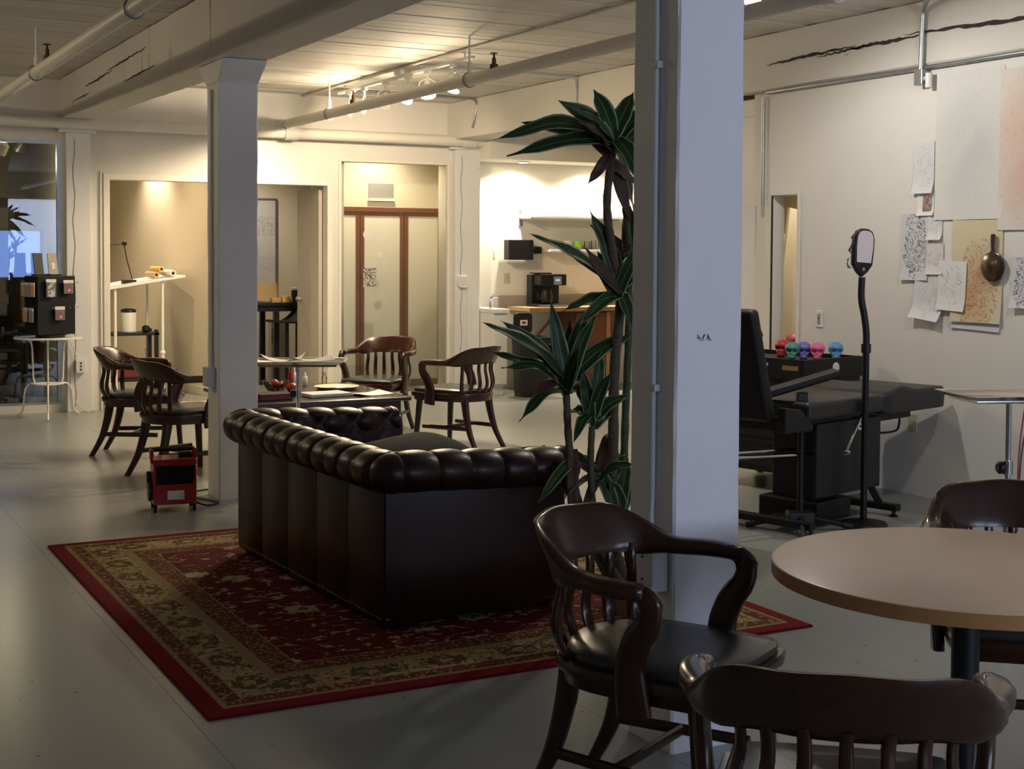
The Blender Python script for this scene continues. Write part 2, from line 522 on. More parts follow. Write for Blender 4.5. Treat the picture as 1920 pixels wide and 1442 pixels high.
# ---- trims around the openings
def frame_trim(name, x0, x1, z1, y, w, d, label, z0=0):
    return struct(boxes(name, 'frame_paint', [(x0 - w, x0, y - d, y - .001, z0, z1 + w), (x1, x1 + w, y - d, y - .001, z0, z1 + w), (x0, x1, y - d, y - .001, z1, z1 + w)], bevel=.004), label)
frame_trim('trim_1', 2.89, 5.116, 2.23, YB, .06, .02, 'cream trim around the office opening')
struct(boxes('trim_2', 'frame_paint', [(2.80, 2.815, YB - .02, YB - .001, 0, 2.31)]), 'thin vertical batten on the back wall')
frame_trim('trim_3', 5.275, 6.50, 2.49, YB, .035, .015, 'cream trim around the tall glass panel')
frame_trim('trim_4', D0 + .001, D1 - .001, DH, 0, .03, .012, 'trim of narrow doorway') if False else None
tr4 = struct(boxes('trim_4', 'wall_paint_right', [(XR - .012, XR - .001, D0 - .03, D0, 0, DH + .03), (XR - .012, XR - .001, D0, D1, DH, DH + .03)], bevel=.003), 'plain trim of the narrow doorway')
struct(boxes('trim_5', 'black_metal', [(XR - .004, XR + .003, D1 - .014, D1, .0, DH)]), 'dark edge of the narrow doorway')
struct(boxes('trim_6', 'galvanised', [(-4.0, 2.437, YB + .0, YB + .05, .075, .10), (2.40, 2.437, YB + .0, YB + .05, .10, 2.58), (-4.0, 2.40, YB, YB + .05, 2.55, 2.58)]), 'grey metal frame of the glass office front')

# ---- glass
g = boxes('window_glass_office', 'dark_room_glass', [(-4.0, 2.40, YB + .02, YB + .028, .10, 2.55)]); struct(g, 'large dark glass front of the left office')
g = boxes('window_glass_hall', 'clear_glass', [(5.277, 6.498, YB + .02, YB + .028, .03, 2.489)]); struct(g, 'tall fixed glass panel in the back wall')

# ---- rooms behind the back wall
Y0 = YB + T
struct(MB().prism([(4.095, 14.35), (4.175, 14.35), (3.785, 18.1), (3.705, 18.1)], 0, 2.899).build('partition_office', 'office_wall', smooth=False), 'warm lit partition in the office')
struct(boxes('wall_office', 'office_wall', [(3.98, 6.9, 16.4, 16.5, 0, 2.9), (2.85, 3.9, 18.1, 18.2, 0, 2.9), (2.75, 2.85, Y0, 18.2, 0, 2.9), (5.27, 5.35, Y0, 14.62, 0, 2.9), (6.9, 7.0, 14.02, 16.5, 0, 2.9), (5.35, 6.9, 14.62, 14.70, 2.02, 2.9)]), 'office walls')
struct(boxes('ceiling_office', 'office_wall', [(2.75, 7.0, Y0, 18.2, 2.9, 2.96)]), 'office ceiling')
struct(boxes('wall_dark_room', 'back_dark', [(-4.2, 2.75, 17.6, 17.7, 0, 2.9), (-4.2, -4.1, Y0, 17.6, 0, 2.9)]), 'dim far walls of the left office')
struct(boxes('ceiling_dark_room', 'office_wall', [(-4.2, 2.75, Y0, 17.7, 2.9, 2.96)]), 'left office ceiling')
struct(MB().prism([(4.08, 14.35), (4.094, 14.35), (3.704, 18.1), (3.69, 18.1)], 0, .09).build('baseboard_office', 'frame_paint', smooth=False), 'white baseboard of the office partition')
struct(boxes('trim_7', 'frame_paint', [(2.89, 5.116, YB, YB + T, .001, .028)]), 'pale threshold of the office opening')

# open office door, hinged at the right of the opening
dr = struct(boxes('door_1', 'door_paint', [(5.072, 5.112, YB + .13, YB + .13 + .67, .03, 2.2)], bevel=.003), 'beige office door standing open')
hd = MB().cyl((5.072, 14.40, 1.03), (5.03, 14.40, 1.03), .026, n=14); hd.build('handle_rose', 'galvanised', dr)
MB().tube([(5.035, 14.40, 1.03), (5.02, 14.38, 1.03), (5.018, 14.28, 1.03)], .010, 8).build('door_handle', 'galvanised', dr)

# hallway closet doors behind the tall glass
YH = 14.66
for i, (x0, x1) in enumerate(((5.36, 5.86), (5.87, 6.40), (6.41, 6.88))):
    d_ = struct(boxes('door_%d' % (i + 2), 'brown_frame', [(x0, x0 + .045, YH - .03, YH, 0, 2.0), (x1 - .045, x1, YH - .03, YH, 0, 2.0), (x0 + .045, x1 - .045, YH - .03, YH, 1.955, 2.0), (x0 + .045, x1 - .045, YH - .03, YH, 0, .08)]), 'brown framed closet door with cream panel')
    boxes('door_panel', 'kitchen_wall', [(x0 + .045, x1 - .045, YH - .018, YH - .008, .08, 1.955)], d_)
struct(boxes('trim_8', 'brown_frame', [(5.355, 6.9, YH - .05, YH + .01, 2.0, 2.05)]), 'brown top rail over the closet doors')

# ---- pipes and conduits
pw = MB().tube([(-4.0, YB - .15, 2.745), (6.95, YB - .15, 2.745), (10.4, YB - .42 + .05, 2.745)][:2], .058, 18)
# sprinkler main along the back wall
pipe1 = tag(thing('sprinkler_main', 'thick cream water pipe running along the back wall', 'pipe'), 'thick cream water pipe running along the back wall')
pw.build('pipe', 'pipe_paint', pipe1)
for x in (1.4, 4.60, 6.62):
    MB().cyl((x, YB - .15 - .0, 2.745), (x + .14, YB - .15, 2.745), .072, n=18).build('coupling', 'pipe_paint', pipe1)
MB().cyl((4.67, YB - .15, 2.745), (4.67, YB - .15, 2.87), .062, n=16).build('tee', 'pipe_paint', pipe1)
def branch(x, y0, y1, z, label, hangers, heads):
    t_ = thing('sprinkler_pipe', label, 'pipe')
    MB().tube([(x, y0, z), (x, y1, z)], .046, 16).build('pipe', 'pipe_paint', t_)
    for yy in hangers:
        h = MB(); h.cyl((x, yy, z + .05), (x, yy, CEIL + .0), .008, n=8); h.build('hanger_rod', 'white_metal', t_)
        MB().tube([(x + .056 * math.cos(a), yy, z + .056 * math.sin(a)) for a in [PI * 2 * i / 16 for i in range(16)]], .006, 6, True).build('hanger_ring', 'galvanised', t_)
        MB().cyl((x, yy, z + .05), (x, yy, z + .13), .016, n=10).build('hanger_sleeve', 'white_metal', t_)
    for yy in heads:
        q = MB().lathe([(.030, 0), (.030, .03), (.016, .035), (.014, .075), (.008, .08), (.008, .105)], 12, (x, yy, z + .04)); hq = q.build('sprinkler_head', 'bronze_dark', t_)
        MB().lathe([(.03, 0), (.032, .003), (.028, .006)], 12, (x, yy, z + .146)).build('deflector', 'bronze_dark', hq)
    for yy in [y0 + .02, (y0 + y1) / 2]:
        MB().cyl((x, yy - .05, z), (x, yy + .05, z), .055, n=16).build('coupling', 'pipe_paint', t_)
    return t_
branch(4.62, YB - .12, -2.9, 2.835, 'cream sprinkler pipe running below the track lights', (12.3, 9.35, 6.5), (8.95, 11.7))
branch(1.72, YB - .12, -2.9, 2.835, 'cream sprinkler pipe left of the timber beam', (10.6, 7.5), (10.15, 7.0))
# cable conduits
def conduit(label, pts, r, m='conduit_paint', k=5, straps=()):
    o = MB().tube(smoothpath(pts, k) if k else pts, r, 10).build('conduit', m)
    tag(o, label, 'conduit')
    return o
conduit('thin ceiling conduit running beside the track lights', [(4.84, YB - .03, CEIL - .018), (4.84, -2.5, CEIL - .018)], .012, 'ceiling_paint', 0)
conduit('bent grey conduit dropping from the ceiling to the kitchen pilaster', [(4.9, 12.9, CEIL - .02), (6.2, 12.95, CEIL - .02), (6.48, 12.97, CEIL - .04), (6.49, 13.0, CEIL - .2), (6.485, 13.05, 2.85)], .012, 'galvanised', 6)
conduit('bent conduit crossing the kitchen beam face', [(4.9, 10.9, CEIL - .02), (6.3, 10.92, CEIL - .02), (6.47, 10.93, CEIL - .05), (6.485, 10.94, 2.78)], .014, 'conduit_paint', 6)
rc = conduit('long grey conduit running along the right wall below the beam', [(6.455, 8.14, 2.73), (6.455, 3.0, 2.735)], .013, 'galvanised', 0)
vc = thing('conduit_drop', 'bent steel conduit dropping to a box on the right wall', 'conduit')
MB().tube(smoothpath([(6.05, 5.9, CEIL - .03), (6.25, 6.3, CEIL - .03), (6.40, 6.52, CEIL - .06), (6.43, 6.56, 3.02), (6.43, 6.57, 2.72)], 7), .017, 12).build('conduit_tube', 'galvanised', vc)
boxes('junction_box', 'galvanised', [(6.40, 6.452, 6.53, 6.60, 2.62, 2.72)], vc, bevel=.004)
MB().cyl((6.43, 6.50, 2.69), (6.43, 6.50, 2.60), .022, n=12).build('lamp_holder', 'white_plastic', vc)
MB().cyl((6.43, 6.53, 2.66), (6.43, 6.50, 2.66), .016, n=10).build('stem', 'white_plastic', vc)
c3c = conduit('upright grey conduit on the column at the wall end', [(6.462, 8.185, 1.9), (6.462, 8.185, 2.70)], .013, 'galvanised', 0)
# conduit with boxes on the near column
yc = 3.60
k1 = thing('column_conduit', 'grey conduit strapped to the left face of the near column', 'conduit')
MB().tube([(2.424, yc, .78), (2.424, yc, 2.70)], .0095, 10).build('conduit_tube', 'conduit_paint', k1)
for z in (1.12, 2.12): boxes('strap', 'conduit_paint', [(2.412, 2.434, yc - .025, yc + .012, z, z + .022)], k1, bevel=.002)
MB().tube(smoothpath([(2.424, yc, .78), (2.418, yc - .005, .72), (2.412, yc - .02, .65)], 5), .008, 8).build('cable', 'conduit_paint', k1)
ob = thing('outlet_box', 'grey blank outlet box low on the near column', 'outlet', (2.38, 3.57, .575))
boxes('box', 'conduit_paint', [(-.004, .053, -.05, .05, -.07, .07)], ob, bevel=.004)
boxes('cover', 'conduit_paint', [(-.010, -.004, -.054, .054, -.075, .075)], ob, bevel=.002)
for z in (-.035, .035): MB().cyl((-.0095, 0, z), (-.013, 0, z), .004, n=8).build('screw', 'black_metal', ob)
k2 = thing('column_conduit', 'slim conduit on the left face of the far column', 'conduit')
MB().tube([(2.424, 8.53, .82), (2.424, 8.53, 2.55)], .009, 10).build('conduit_tube', 'conduit_paint', k2)
boxes('box', 'conduit_paint', [(2.38, 2.434, 8.48, 8.58, .70, .82)], k2, bevel=.003)
# ================================================================== RUG
RW, RL = 2.55, 3.02
m, b, t = newmat('rug_weave')
co = t.coord(); x_, y_, z_ = t.sep(co)
ax = t.math('ABSOLUTE', x_); ay = t.math('ABSOLUTE', y_)
dx = t.math('SUBTRACT', RW / 2, ax); dy = t.math('SUBTRACT', RL / 2, ay)
d = t.math('MINIMUM', dx, dy)
side = t.lt(dx, dy)
along = t.math('ADD', t.mul(side, y_), t.mul(t.math('SUBTRACT', 1.0, side), x_))
warp = t.noise(co, 24, 3)
RED, DRED, CREAM, GRN, TAN, BRN = (.13, .008, .010), (.07, .006, .007), (.34, .25, .12), (.050, .050, .018), (.24, .17, .085), (.10, .030, .014)
# field: flowers and sprays
v1 = t.voro(co, 4.3, rnd=.8); v1p = t.math('ADD', v1, t.mul(t.math('SUBTRACT', t.noise(co, 30, 4, .7), .5), .55))
v2 = t.voro(co, 13.0); v3 = t.voro(co, 24.0)
field = t.mix(t.noise(co, 3, 2), RED, DRED)
leafm = t.mul(t.gt(t.noise(t.mapping(co, (1, 1.6, 1)), 17, 2, .5, .8), .61), t.gt(t.noise(co, 5.5, 1), .40))
field = t.mix(leafm, field, (.36, .29, .20))
field = t.mix(t.mul(t.lt(v3, .16), t.gt(t.noise(co, 4.0, 1), .52)), field, (.10, .09, .05))
field = t.mix(t.between(v1p, .13, .30), field, (.38, .30, .20))
field = t.mix(t.between(v1p, .09, .13), field, (.07, .055, .02))
field = t.mix(t.lt(v1p, .05), field, (.30, .16, .07))
# cream border with medallions
al = t.math('PINGPONG', along, .15)
ex = t.math('DIVIDE', al, .085); ey = t.math('DIVIDE', t.math('SUBTRACT', d, .234), .064)
er = t.math('SQRT', t.math('ADD', t.math('POWER', t.math('ABSOLUTE', ex), 2.0), t.math('POWER', t.math('ABSOLUTE', ey), 2.0)))
er = t.math('ADD', er, t.mul(t.math('SUBTRACT', warp, .5), .9))
w2 = t.voro(co, 34)
cream = t.mix(t.gt(t.noise(co, 46, 3, .6, .6), .56), CREAM, GRN)
cream = t.mix(t.mul(t.lt(t.voro(co, 15), .17), .9), cream, (.20, .045, .02))
cream = t.mix(t.mul(t.between(er, .62, .98), t.gt(t.noise(co, 40, 2), .42)), cream, (.075, .062, .022))
cream = t.mix(t.mul(t.between(er, .22, .62), t.gt(t.noise(co, 50, 2), .45)), cream, (.14, .045, .020))
cream = t.mix(t.lt(er, .30), cream, (.33, .24, .11))
# guard bands
guard = t.mix(t.gt(t.noise(co, 55, 2, .5), .58), BRN, (.30, .18, .09))
guard2 = t.mix(t.gt(t.noise(co, 62, 2, .5), .56), BRN, (.26, .15, .075))
def band(base, a, q, c): return t.mix(t.between(d, a, q), base, c)
c = field
c = band(c, .355, .455, guard2)
c = band(c, .455, .462, TAN)
c = band(c, .310, .355, TAN)
c = band(c, .158, .310, cream)
c = band(c, .152, .158, TAN)
c = band(c, .092, .152, guard)
c = band(c, .070, .092, TAN)
c = t.mix(t.lt(d, .070), c, (.15, .006, .010))
t.put(b.inputs['Base Color'], c)
b.inputs['Roughness'].default_value = .95
b.inputs['Specular IOR Level'].default_value = .1
bn = t.node('ShaderNodeBump'); bn.inputs['Strength'].default_value = .5; bn.inputs['Distance'].default_value = .004
t.put(bn.inputs['Height'], t.noise(co, 260, 2)); t.l.new(bn.outputs[0], b.inputs['Normal'])
rug = MB()
def rrect(w, l, z, r=.015): return [(-w, -l, z), (w, -l, z), (w, l, z), (-w, l, z)]
rug.loft([rrect(RW / 2, RL / 2, .0005), rrect(RW / 2, RL / 2, .008), rrect(RW / 2 - .006, RL / 2 - .006, .011)])
rugo = rug.build('area_rug', 'rug_weave', smooth=False, loc=(2.525, 5.955, 0))
tag(rugo, 'red and cream oriental rug with floral border under the sofa', 'rug')
RUGZ = .011

# ================================================================== SOFA
sofa = thing('chesterfield_sofa', 'dark brown tufted leather chesterfield sofa standing on the red rug', 'sofa', (2.165, 5.135, RUGZ), math.radians(2.5))
SL, SD, RZC, RRX, RRZ = 1.72, .86, .648, .112, .086
def rollring(p, n, s, pitch, k=30, deep=.20, rise=0.0):
    g = abs(math.sin(PI * s / pitch)); mod = 1 - deep + deep * g ** .42
    out = []
    for i in range(k):
        a = 2 * PI * i / k
        mm = mod if math.sin(a) > -.75 else 1 - (1 - mod) * .3
        # fold lines run a little askew on the outer side
        out.append((p[0] + n[0] * RRX * mm * math.cos(a), p[1] + n[1] * RRX * mm * math.cos(a), RZC + rise + RRZ * mm * math.sin(a)))
    return out
# back roll with rounded corners that turn into the arms
rings = []; s = 0.0
N = 150
for i in range(N + 1):
    y = -.0 + SL * i / N
    rings.append(rollring((.012, y), (-1, 0), y - .0, SL / 12))
# closing bulbs at the corners
def bulb(cx, cy, a0, a1, steps=9):
    out = []
    for i in range(steps + 1):
        a = a0 + (a1 - a0) * i / steps
        out.append(rollring((cx, cy), (math.cos(a), math.sin(a)), i * .02 + .0, .12, deep=.05))
    return out
MB().loft(rings).build('back_roll', 'sofa_leather', sofa)
for yy, sgn, nm in ((0.0, -1, 'near'), (SL, 1, 'far')):
    q = MB()
    r2 = []
    M2 = 90
    # half turn round the corner, then along the arm
    for i in range(10):
        a = PI - sgn * (PI / 2) * i / 9 * (-1 if False else 1)
        a = PI + (PI / 2) * i / 9 if sgn < 0 else PI - (PI / 2) * i / 9
        n_ = (math.cos(a), math.sin(a))
        base = (.012 + .0, yy + sgn * -.0)
        r2.append(rollring((.030, yy + (-sgn) * -.0 + sgn * .004), n_, i * .011, .2, deep=.06))
    for i in range(1, M2 + 1):
        x = .030 + (SD - .03) * i / M2
        fr = sstep(0, 1, i / M2)
        r2.append(rollring((x, yy + sgn * .004), (0, sgn), x - .05, .153, deep=.19, rise=-.028 * fr))
    q.loft(r2).build('arm_roll', 'sofa_leather', sofa)
    # scroll front of the arm
    f = MB(); k = 24
    f.loft([[(SD + .001 + e, yy + sgn * .004 + RRX * sc * math.cos(2 * PI * i / k), RZC - .028 + RRZ * sc * math.sin(2 * PI * i / k)) for i in range(k)] for e, sc in ((-.02, .985), (.012, .93), (.02, .8))])
    f.build('arm_scroll', 'sofa_leather', sofa)
# outside back of five panels and outside arms
pw_ = SL / 5
for i in range(5):
    g0 = MB(); rr = []
    for z, e in ((.03, .0), (.045, .005), (.28, .007), (.55, .005), (.60, .0)):
        rr.append([(-e, i * pw_ + .0015, z), (-e - .003, i * pw_ + .007, z), (-e - .004, (i + .5) * pw_, z), (-e - .003, (i + 1) * pw_ - .007, z), (-e, (i + 1) * pw_ - .0015, z), (.06, (i + 1) * pw_ - .0015, z), (.06, i * pw_ + .0015, z)])
    g0.loft(rr).build('back_panel', 'sofa_leather', sofa)
for yy, sgn in ((0, 1), (SL, -1)):
    g0 = MB(); rr = []
    for z, e in ((.03, .0), (.045, .008), (.28, .012), (.55, .008), (.60, .0)):
        rr.append([(.002, yy - sgn * e, z), (.03, yy - sgn * (e + .006), z), (SD * .5, yy - sgn * (e + .008), z), (SD - .02, yy - sgn * (e + .004), z), (SD, yy - sgn * e * .5, z), (SD, yy + sgn * .13, z), (.002, yy + sgn * .13, z)])
    g0.loft(rr).build('arm_panel', 'sofa_leather', sofa)
# nail heads along the base
nh = MB()
for i in range(64):
    x = .01 + (SD - .02) * i / 63
    nh.sphere((x, -.0085, .052), .0055, n=6, m=4)
for i in range(60):
    nh.sphere((-.0085, .02 + (SL - .04) * i / 59, .052), .0055, n=6, m=4)
q = nh.build('nail_heads', 'brass', sofa); q['kind'] = 'stuff'
# tufted inner faces
def tuft(u, v, p): return (abs(math.sin(PI * (u + v) / p)) * abs(math.sin(PI * (u - v) / p))) ** .45
def innerface(name, fn, U, V, du):
    q = MB(); nu = int(U / du); nv = int(V / du); vs = []; fs = []
    for i in range(nu + 1):
        for j in range(nv + 1):
            vs.append(fn(U * i / nu, V * j / nv, tuft(U * i / nu, V * j / nv, .19)))
    for i in range(nu):
        for j in range(nv): fs.append((i * (nv + 1) + j, (i + 1) * (nv + 1) + j, (i + 1) * (nv + 1) + j + 1, i * (nv + 1) + j + 1))
    q.add(vs, fs); return q.build(name, 'sofa_leather', sofa, angle=180)
innerface('back_tufting', lambda u, v, h: (.13 + .035 * h - .05 * v, .08 + u, .36 + v), SL - .16, .33, .014)
innerface('arm_tufting', lambda u, v, h: (.10 + u, .115 + .03 * h - .03 * v, .36 + v), SD - .12, .33, .014)
innerface('arm_tufting', lambda u, v, h: (.10 + u, SL - .115 - .03 * h + .03 * v, .36 + v), SD - .12, .33, .014)
boxes('seat_base', 'sofa_leather', [(.06, SD - .02, .05, SL - .05, .04, .30)], sofa, bevel=.02)
for i in range(2):
    w0 = .15 + i * (SL - .30) / 2
    q = MB(); q.box(.17, SD + .02, w0 + .005, w0 + (SL - .30) / 2 - .005, .30, .43)
    q.build('seat_cushion', 'sofa_leather', sofa, bevel=.035, seg=4)
for fx in (.05, SD - .06):
    for fy in (.06, SL - .06):
        MB().lathe([(.022, 0), (.036, .008), (.040, .02), (.028, .035), (.034, .05)], 14, (fx, fy, -.0)).build('foot', 'coffee_wood', sofa)
pil = MB(); rings = []
for i in range(15):
    a = i / 14; w = math.sin(PI * a) ** .35 if 0 < a < 1 else .02
    ring = []
    for k in range(20):
        q = 2 * PI * k / 20
        cc = abs(math.cos(q)) ** .5 * (1 if math.cos(q) > 0 else -1); ss = abs(math.sin(q)) ** .8 * (1 if math.sin(q) > 0 else -1)
        ring.append((.25 * cc * (.82 + .18 * w), -.25 + .5 * a, .085 * ss * w))
    rings.append(ring)
pil.loft(rings)
po = pil.build('throw_pillow', 'pillow_cloth', loc=(2.66, 5.95, .575), rot=(math.radians(8), math.radians(-6), math.radians(12)))
tag(po, 'black throw pillow lying on the leather sofa seat', 'pillow')

# ================================================================== BANKER CHAIRS (forward = local +Y)
def rrect_ring(c, u, w, hu, hw, e=.72, k=12):
    """rounded rectangle ring round c in the plane of u and w"""
    out = []
    for i in range(k):
        a = 2 * PI * (i + .5) / k
        cu = math.copysign(abs(math.cos(a)) ** e, math.cos(a)); cw = math.copysign(abs(math.sin(a)) ** e, math.sin(a))
        out.append(Vector(c) + Vector(u) * hu * cu + Vector(w) * hw * cw)
    return out
def make_chair(label, wm, group):
    t_ = thing('wooden_armchair', label, 'chair', group=group)
    # seat
    def seatpoly(s=1.0):
        P = []
        for i in range(25):
            a = PI + PI * i / 24
            P.append((.255 * s * math.cos(a), (-.03 + .235 * math.sin(a)) * 1 * s if False else -.03 * s + .235 * s * math.sin(a)))
        P += [(.262 * s, .10 * s), (.25 * s, .295 * s), (.19 * s, .314 * s), (0, .320 * s), (-.19 * s, .314 * s), (-.25 * s, .295 * s), (-.262 * s, .10 * s)]
        return P
    q = MB(); q.loft([[(x, y, z) for x, y in seatpoly(s)] for s, z in ((.93, .375), (.95, .405), (.99, .408), (1.0, .415), (1.0, .432), (.985, .440))]); q.build('seat', wm, t_)
    q = MB(); q.loft([[(x, y + .012, z) for x, y in seatpoly(s)] for s, z in ((.90, .438), (.915, .448), (.91, .462), (.86, .474), (.6, .481), (.2, .483))]); q.build('seat_pad', 'seat_leather', t_)
    # bent back rail running into the arms
    rings = []; n = 56
    for i in range(n + 1):
        tt = -1 + 2 * i / n; at = abs(tt); sg = 1 if tt >= 0 else -1
        if at < .56:
            th = at / .56 * PI / 2
            x = .270 * math.sin(th); y = -.055 - .215 * math.cos(th); nx, ny = math.sin(th), -math.cos(th)
        else:
            f = (at - .56) / .44; x = .270 + .030 * math.sin(f * PI * .8); y = -.055 + .195 * f; nx, ny = 1, 0
        th_ = at / .56 * 90 if at < .56 else 90
        k = sstep(30, 92, th_)
        top = .815 * (1 - k) + .708 * k - .008 * sstep(0, 26, th_) * (1 - k)
        if at > .8: top -= .006 * (at - .8) / .2
        bot = .668 * (1 - k) + .660 * k - .012 * (1 - abs(2 * k - 1))
        half = .0125 * (1 - k) + .034 * k
        if at > .97: half *= .8; 
        lean = .075 * (1 - k)
        cz = (top + bot) / 2; hz = (top - bot) / 2
        X = x * sg; NX = nx * sg
        w = Vector((NX * lean / .148 * 1.0, ny * lean / .148, 1.0))
        off = .012 * (1 - k)
        rings.append(rrect_ring((X + NX * off, y + ny * off, cz), (NX, ny, 0), w, half, hz, .55 if k < .5 else .7))
    MB().loft(rings).build('back_rail', wm, t_, angle=60)
    # flat S-shaped arm posts
    for sg in (-1, 1):
        path = smoothpath([(sg * .285, .080, .684), (sg * .289, .128, .679), (sg * .291, .154, .650), (sg * .289, .146, .60), (sg * .284, .112, .55), (sg * .277, .090, .49), (sg * .271, .088, .43), (sg * .268, .098, .35)], 4)
        wd = [.018, .020, .022, .024, .026, .029, .031, .033, .035, .031, .032, .033, .034, .036, .037, .038, .039, .040, .040, .041, .042, .043, .044, .046, .047, .048, .049, .050, .050, .05, .048]
        rings = []
        for i, p in enumerate(path):
            a = path[max(i - 1, 0)]; c_ = path[min(i + 1, len(path) - 1)]
            dr_ = (c_ - a).normalized(); u = Vector((1, 0, 0)); w = dr_.cross(u).normalized()
            rings.append(rrect_ring(p, u, w, .019, wd[min(i, len(wd) - 1)], .7))
        MB().loft(rings).build('arm_post', wm, t_, angle=60)
    # seven S-curved slats
    for i in range(7):
        a = math.radians(-54 + 18 * i)
        sx, sy = .225 * math.sin(a), -.035 - .205 * math.cos(a)
        tx, ty = .252 * math.sin(a), -.06 - .206 * math.cos(a)
        nx, ny = math.sin(a), -math.cos(a)
        pts = []
        for f, o_ in ((0, 0), (.12, .012), (.3, .022), (.5, .012), (.7, -.006), (.88, -.010), (1, -.002)):
            pts.append((sx + (tx - sx) * f + nx * o_, sy + (ty - sy) * f + ny * o_, .43 + .262 * f))
        path = smoothpath(pts, 3); rings = []
        for j, p in enumerate(path):
            f = j / (len(path) - 1)
            rings.append(rrect_ring(p, (math.cos(a), math.sin(a), 0), (nx, ny, 0), .0185 - .006 * f, .0085, .6, 8))
        MB().loft(rings).build('slat', wm, t_, angle=60)
    # legs
    for sg in (-1, 1):
        path = smoothpath([(sg * .20, .245, .40), (sg * .208, .258, .25), (sg * .222, .275, 0)], 4)
        MB().loft([rrect_ring(p, (1, 0, 0), (0, 1, 0), .024 - .006 * i / 8, .026 - .008 * i / 8, .6, 8) for i, p in enumerate(path)]).build('leg', wm, t_, angle=60)
        path = smoothpath([(sg * .155, -.165, .40), (sg * .160, -.185, .28), (sg * .170, -.225, .14), (sg * .182, -.300, 0)], 4)
        MB().loft([rrect_ring(p, (1, 0, 0), (0, 1, 0), .022 - .005 * i / 12, .034 - .014 * i / 12, .6, 8) for i, p in enumerate(path)]).build('leg', wm, t_, angle=60)
        MB().tube([(sg * .214, .205, .165), (sg * .172, -.220, .165)], .013, 8, flat=1.3).build('stretcher', wm, t_)
    MB().tube([(-.195, .0, .165), (.195, .0, .165)], .013, 8, flat=1.3).build('stretcher', wm, t_)
    return t_
def face(fx, fy): return math.atan2(fy, fx) - PI / 2
ch = make_chair('dark wooden armchair left of the round table, back turned to the leather sofa', 'chair_wood_cool_light', 'armchairs around the round table')
ch.location = (2.148, 3.19, 0); ch.rotation_euler.z = face(.466, -.885)
dup(ch, (1.861, 2.084, 0), face(.645, .765), 'nearest dark wooden armchair, its curved back turned to the viewer')
dup(ch, (3.385, 2.98, 0), face(-.62, -.78), 'dark wooden armchair on the far side of the round table, cut by the right edge')
ch = make_chair('leftmost reddish wooden armchair, beside the white wire table', 'chair_wood', 'armchairs around the coffee table')
ch.location = (2.455, 10.66, 0); ch.rotation_euler.z = face(.88, -.47)
dup(ch, (2.47, 9.49, 0), face(.97, .22), 'reddish wooden armchair behind the red heater, partly hidden by the far column')
dup(ch, (4.60, 11.02, 0), face(-.74, -.67), 'reddish wooden armchair behind the coffee table, facing the viewer')
dup(ch, (4.84, 9.94, 0), face(-.45, .90), 'reddish wooden armchair right of the coffee table, seen from behind')

# ================================================================== ROUND TABLE
rt_ = thing('round_table', 'round table with pale wood top and black pedestal at lower right', 'table', (2.735, 2.60, 0))
MB().lathe([(.02, .7415), (.497, .7415), (.500, .741)], 72).build('table_top', 'table_beech', rt_) if False else None
MB().lathe([(.30, .706), (.500, .706), (.5005, .7405), (.30, .7406)], 72).build('table_edge', 'table_edge', rt_)
MB().lathe([(.4985, .7400), (.4985, .7425), (.494, .7435)], 72).build('table_top', 'table_beech', rt_)
MB().lathe([(.036, .03), (.036, .70)], 20).build('pedestal', 'black_metal', rt_)
for i in range(4):
    a = PI / 2 * i + .6
    MB().loft([rrect_ring((math.cos(a) * r, math.sin(a) * r, z), (-math.sin(a), math.cos(a), 0), (0, 0, 1), .03, h) for r, z, h in ((.02, .035, .03), (.25, .028, .02), (.31, .022, .018))]).build('base_foot', 'black_metal', rt_)
    MB().tube([(math.cos(a) * .03, math.sin(a) * .03, .694), (math.cos(a) * .25, math.sin(a) * .25, .698)], .012, 8).build('top_bracket', 'black_metal', rt_)

# ================================================================== COFFEE TABLE GROUP
ct = thing('coffee_table', 'dark wooden coffee table with turned legs behind the sofa', 'table', (3.545, 9.96, 0))
boxes('table_top', 'coffee_wood', [(-.60, .60, -.64, .64, .455, .485)], ct, bevel=.008)
boxes('apron', 'coffee_wood', [(-.54, .54, -.58, -.555, .36, .455), (-.54, .54, .555, .58, .36, .455), (-.54, -.515, -.555, .555, .36, .455), (.515, .54, -.555, .555, .36, .455)], ct, bevel=.003)
for sx in (-1, 1):
    for sy in (-1, 1):
        MB().lathe([(.03, 0), (.038, .02), (.026, .05), (.022, .12), (.034, .2), (.05, .26), (.04, .31), (.045, .335), (.045, .36)], 16, (sx * .515, sy * .555, 0)).build('leg', 'coffee_wood', ct)
CT = .4865
def onct(px, py, z=CT): return atz(px, py, z)
def sheet(name, label, loc, w, l, rz, m='paper', th=.0015, curl=.0, cat='paper', tilt=0, group=None):
    q = MB(); n = 10; vs = []; fs = []
    for i in range(n + 1):
        u = -1 + 2 * i / n
        for v in (-1, 1):
            vs.append((u * w / 2, v * l / 2, curl * (u * u * (1 + .5 * v * u))))
    top = [(x, y, z + th) for x, y, z in vs]
    k = len(vs)
    for i in range(n):
        a = 2 * i
        fs += [(a, a + 1, a + 3, a + 2), (a + k + 2, a + k + 3, a + k + 1, a + k), (a, a + 2, a + 2 + k, a + k), (a + 1, a + 1 + k, a + 3 + k, a + 3)]
    fs += [(0, k, 1 + k, 1), (2 * n, 2 * n + 1, 2 * n + 1 + k, 2 * n + k)]
    q.add(vs + top, fs)
    return tag(q.build(name, m, loc=loc, rot=(tilt, 0, rz), angle=60), label, cat, group)
p = onct(692, 739); sheet('paper_sheet', 'single white paper sheet on the right of the coffee table', (p.x, p.y, CT), .30, .22, .15, curl=.012)
p = onct(610, 742); bk = thing('folder', 'grey folder of papers lying on the coffee table', 'folder', (p.x, p.y, CT), .1)
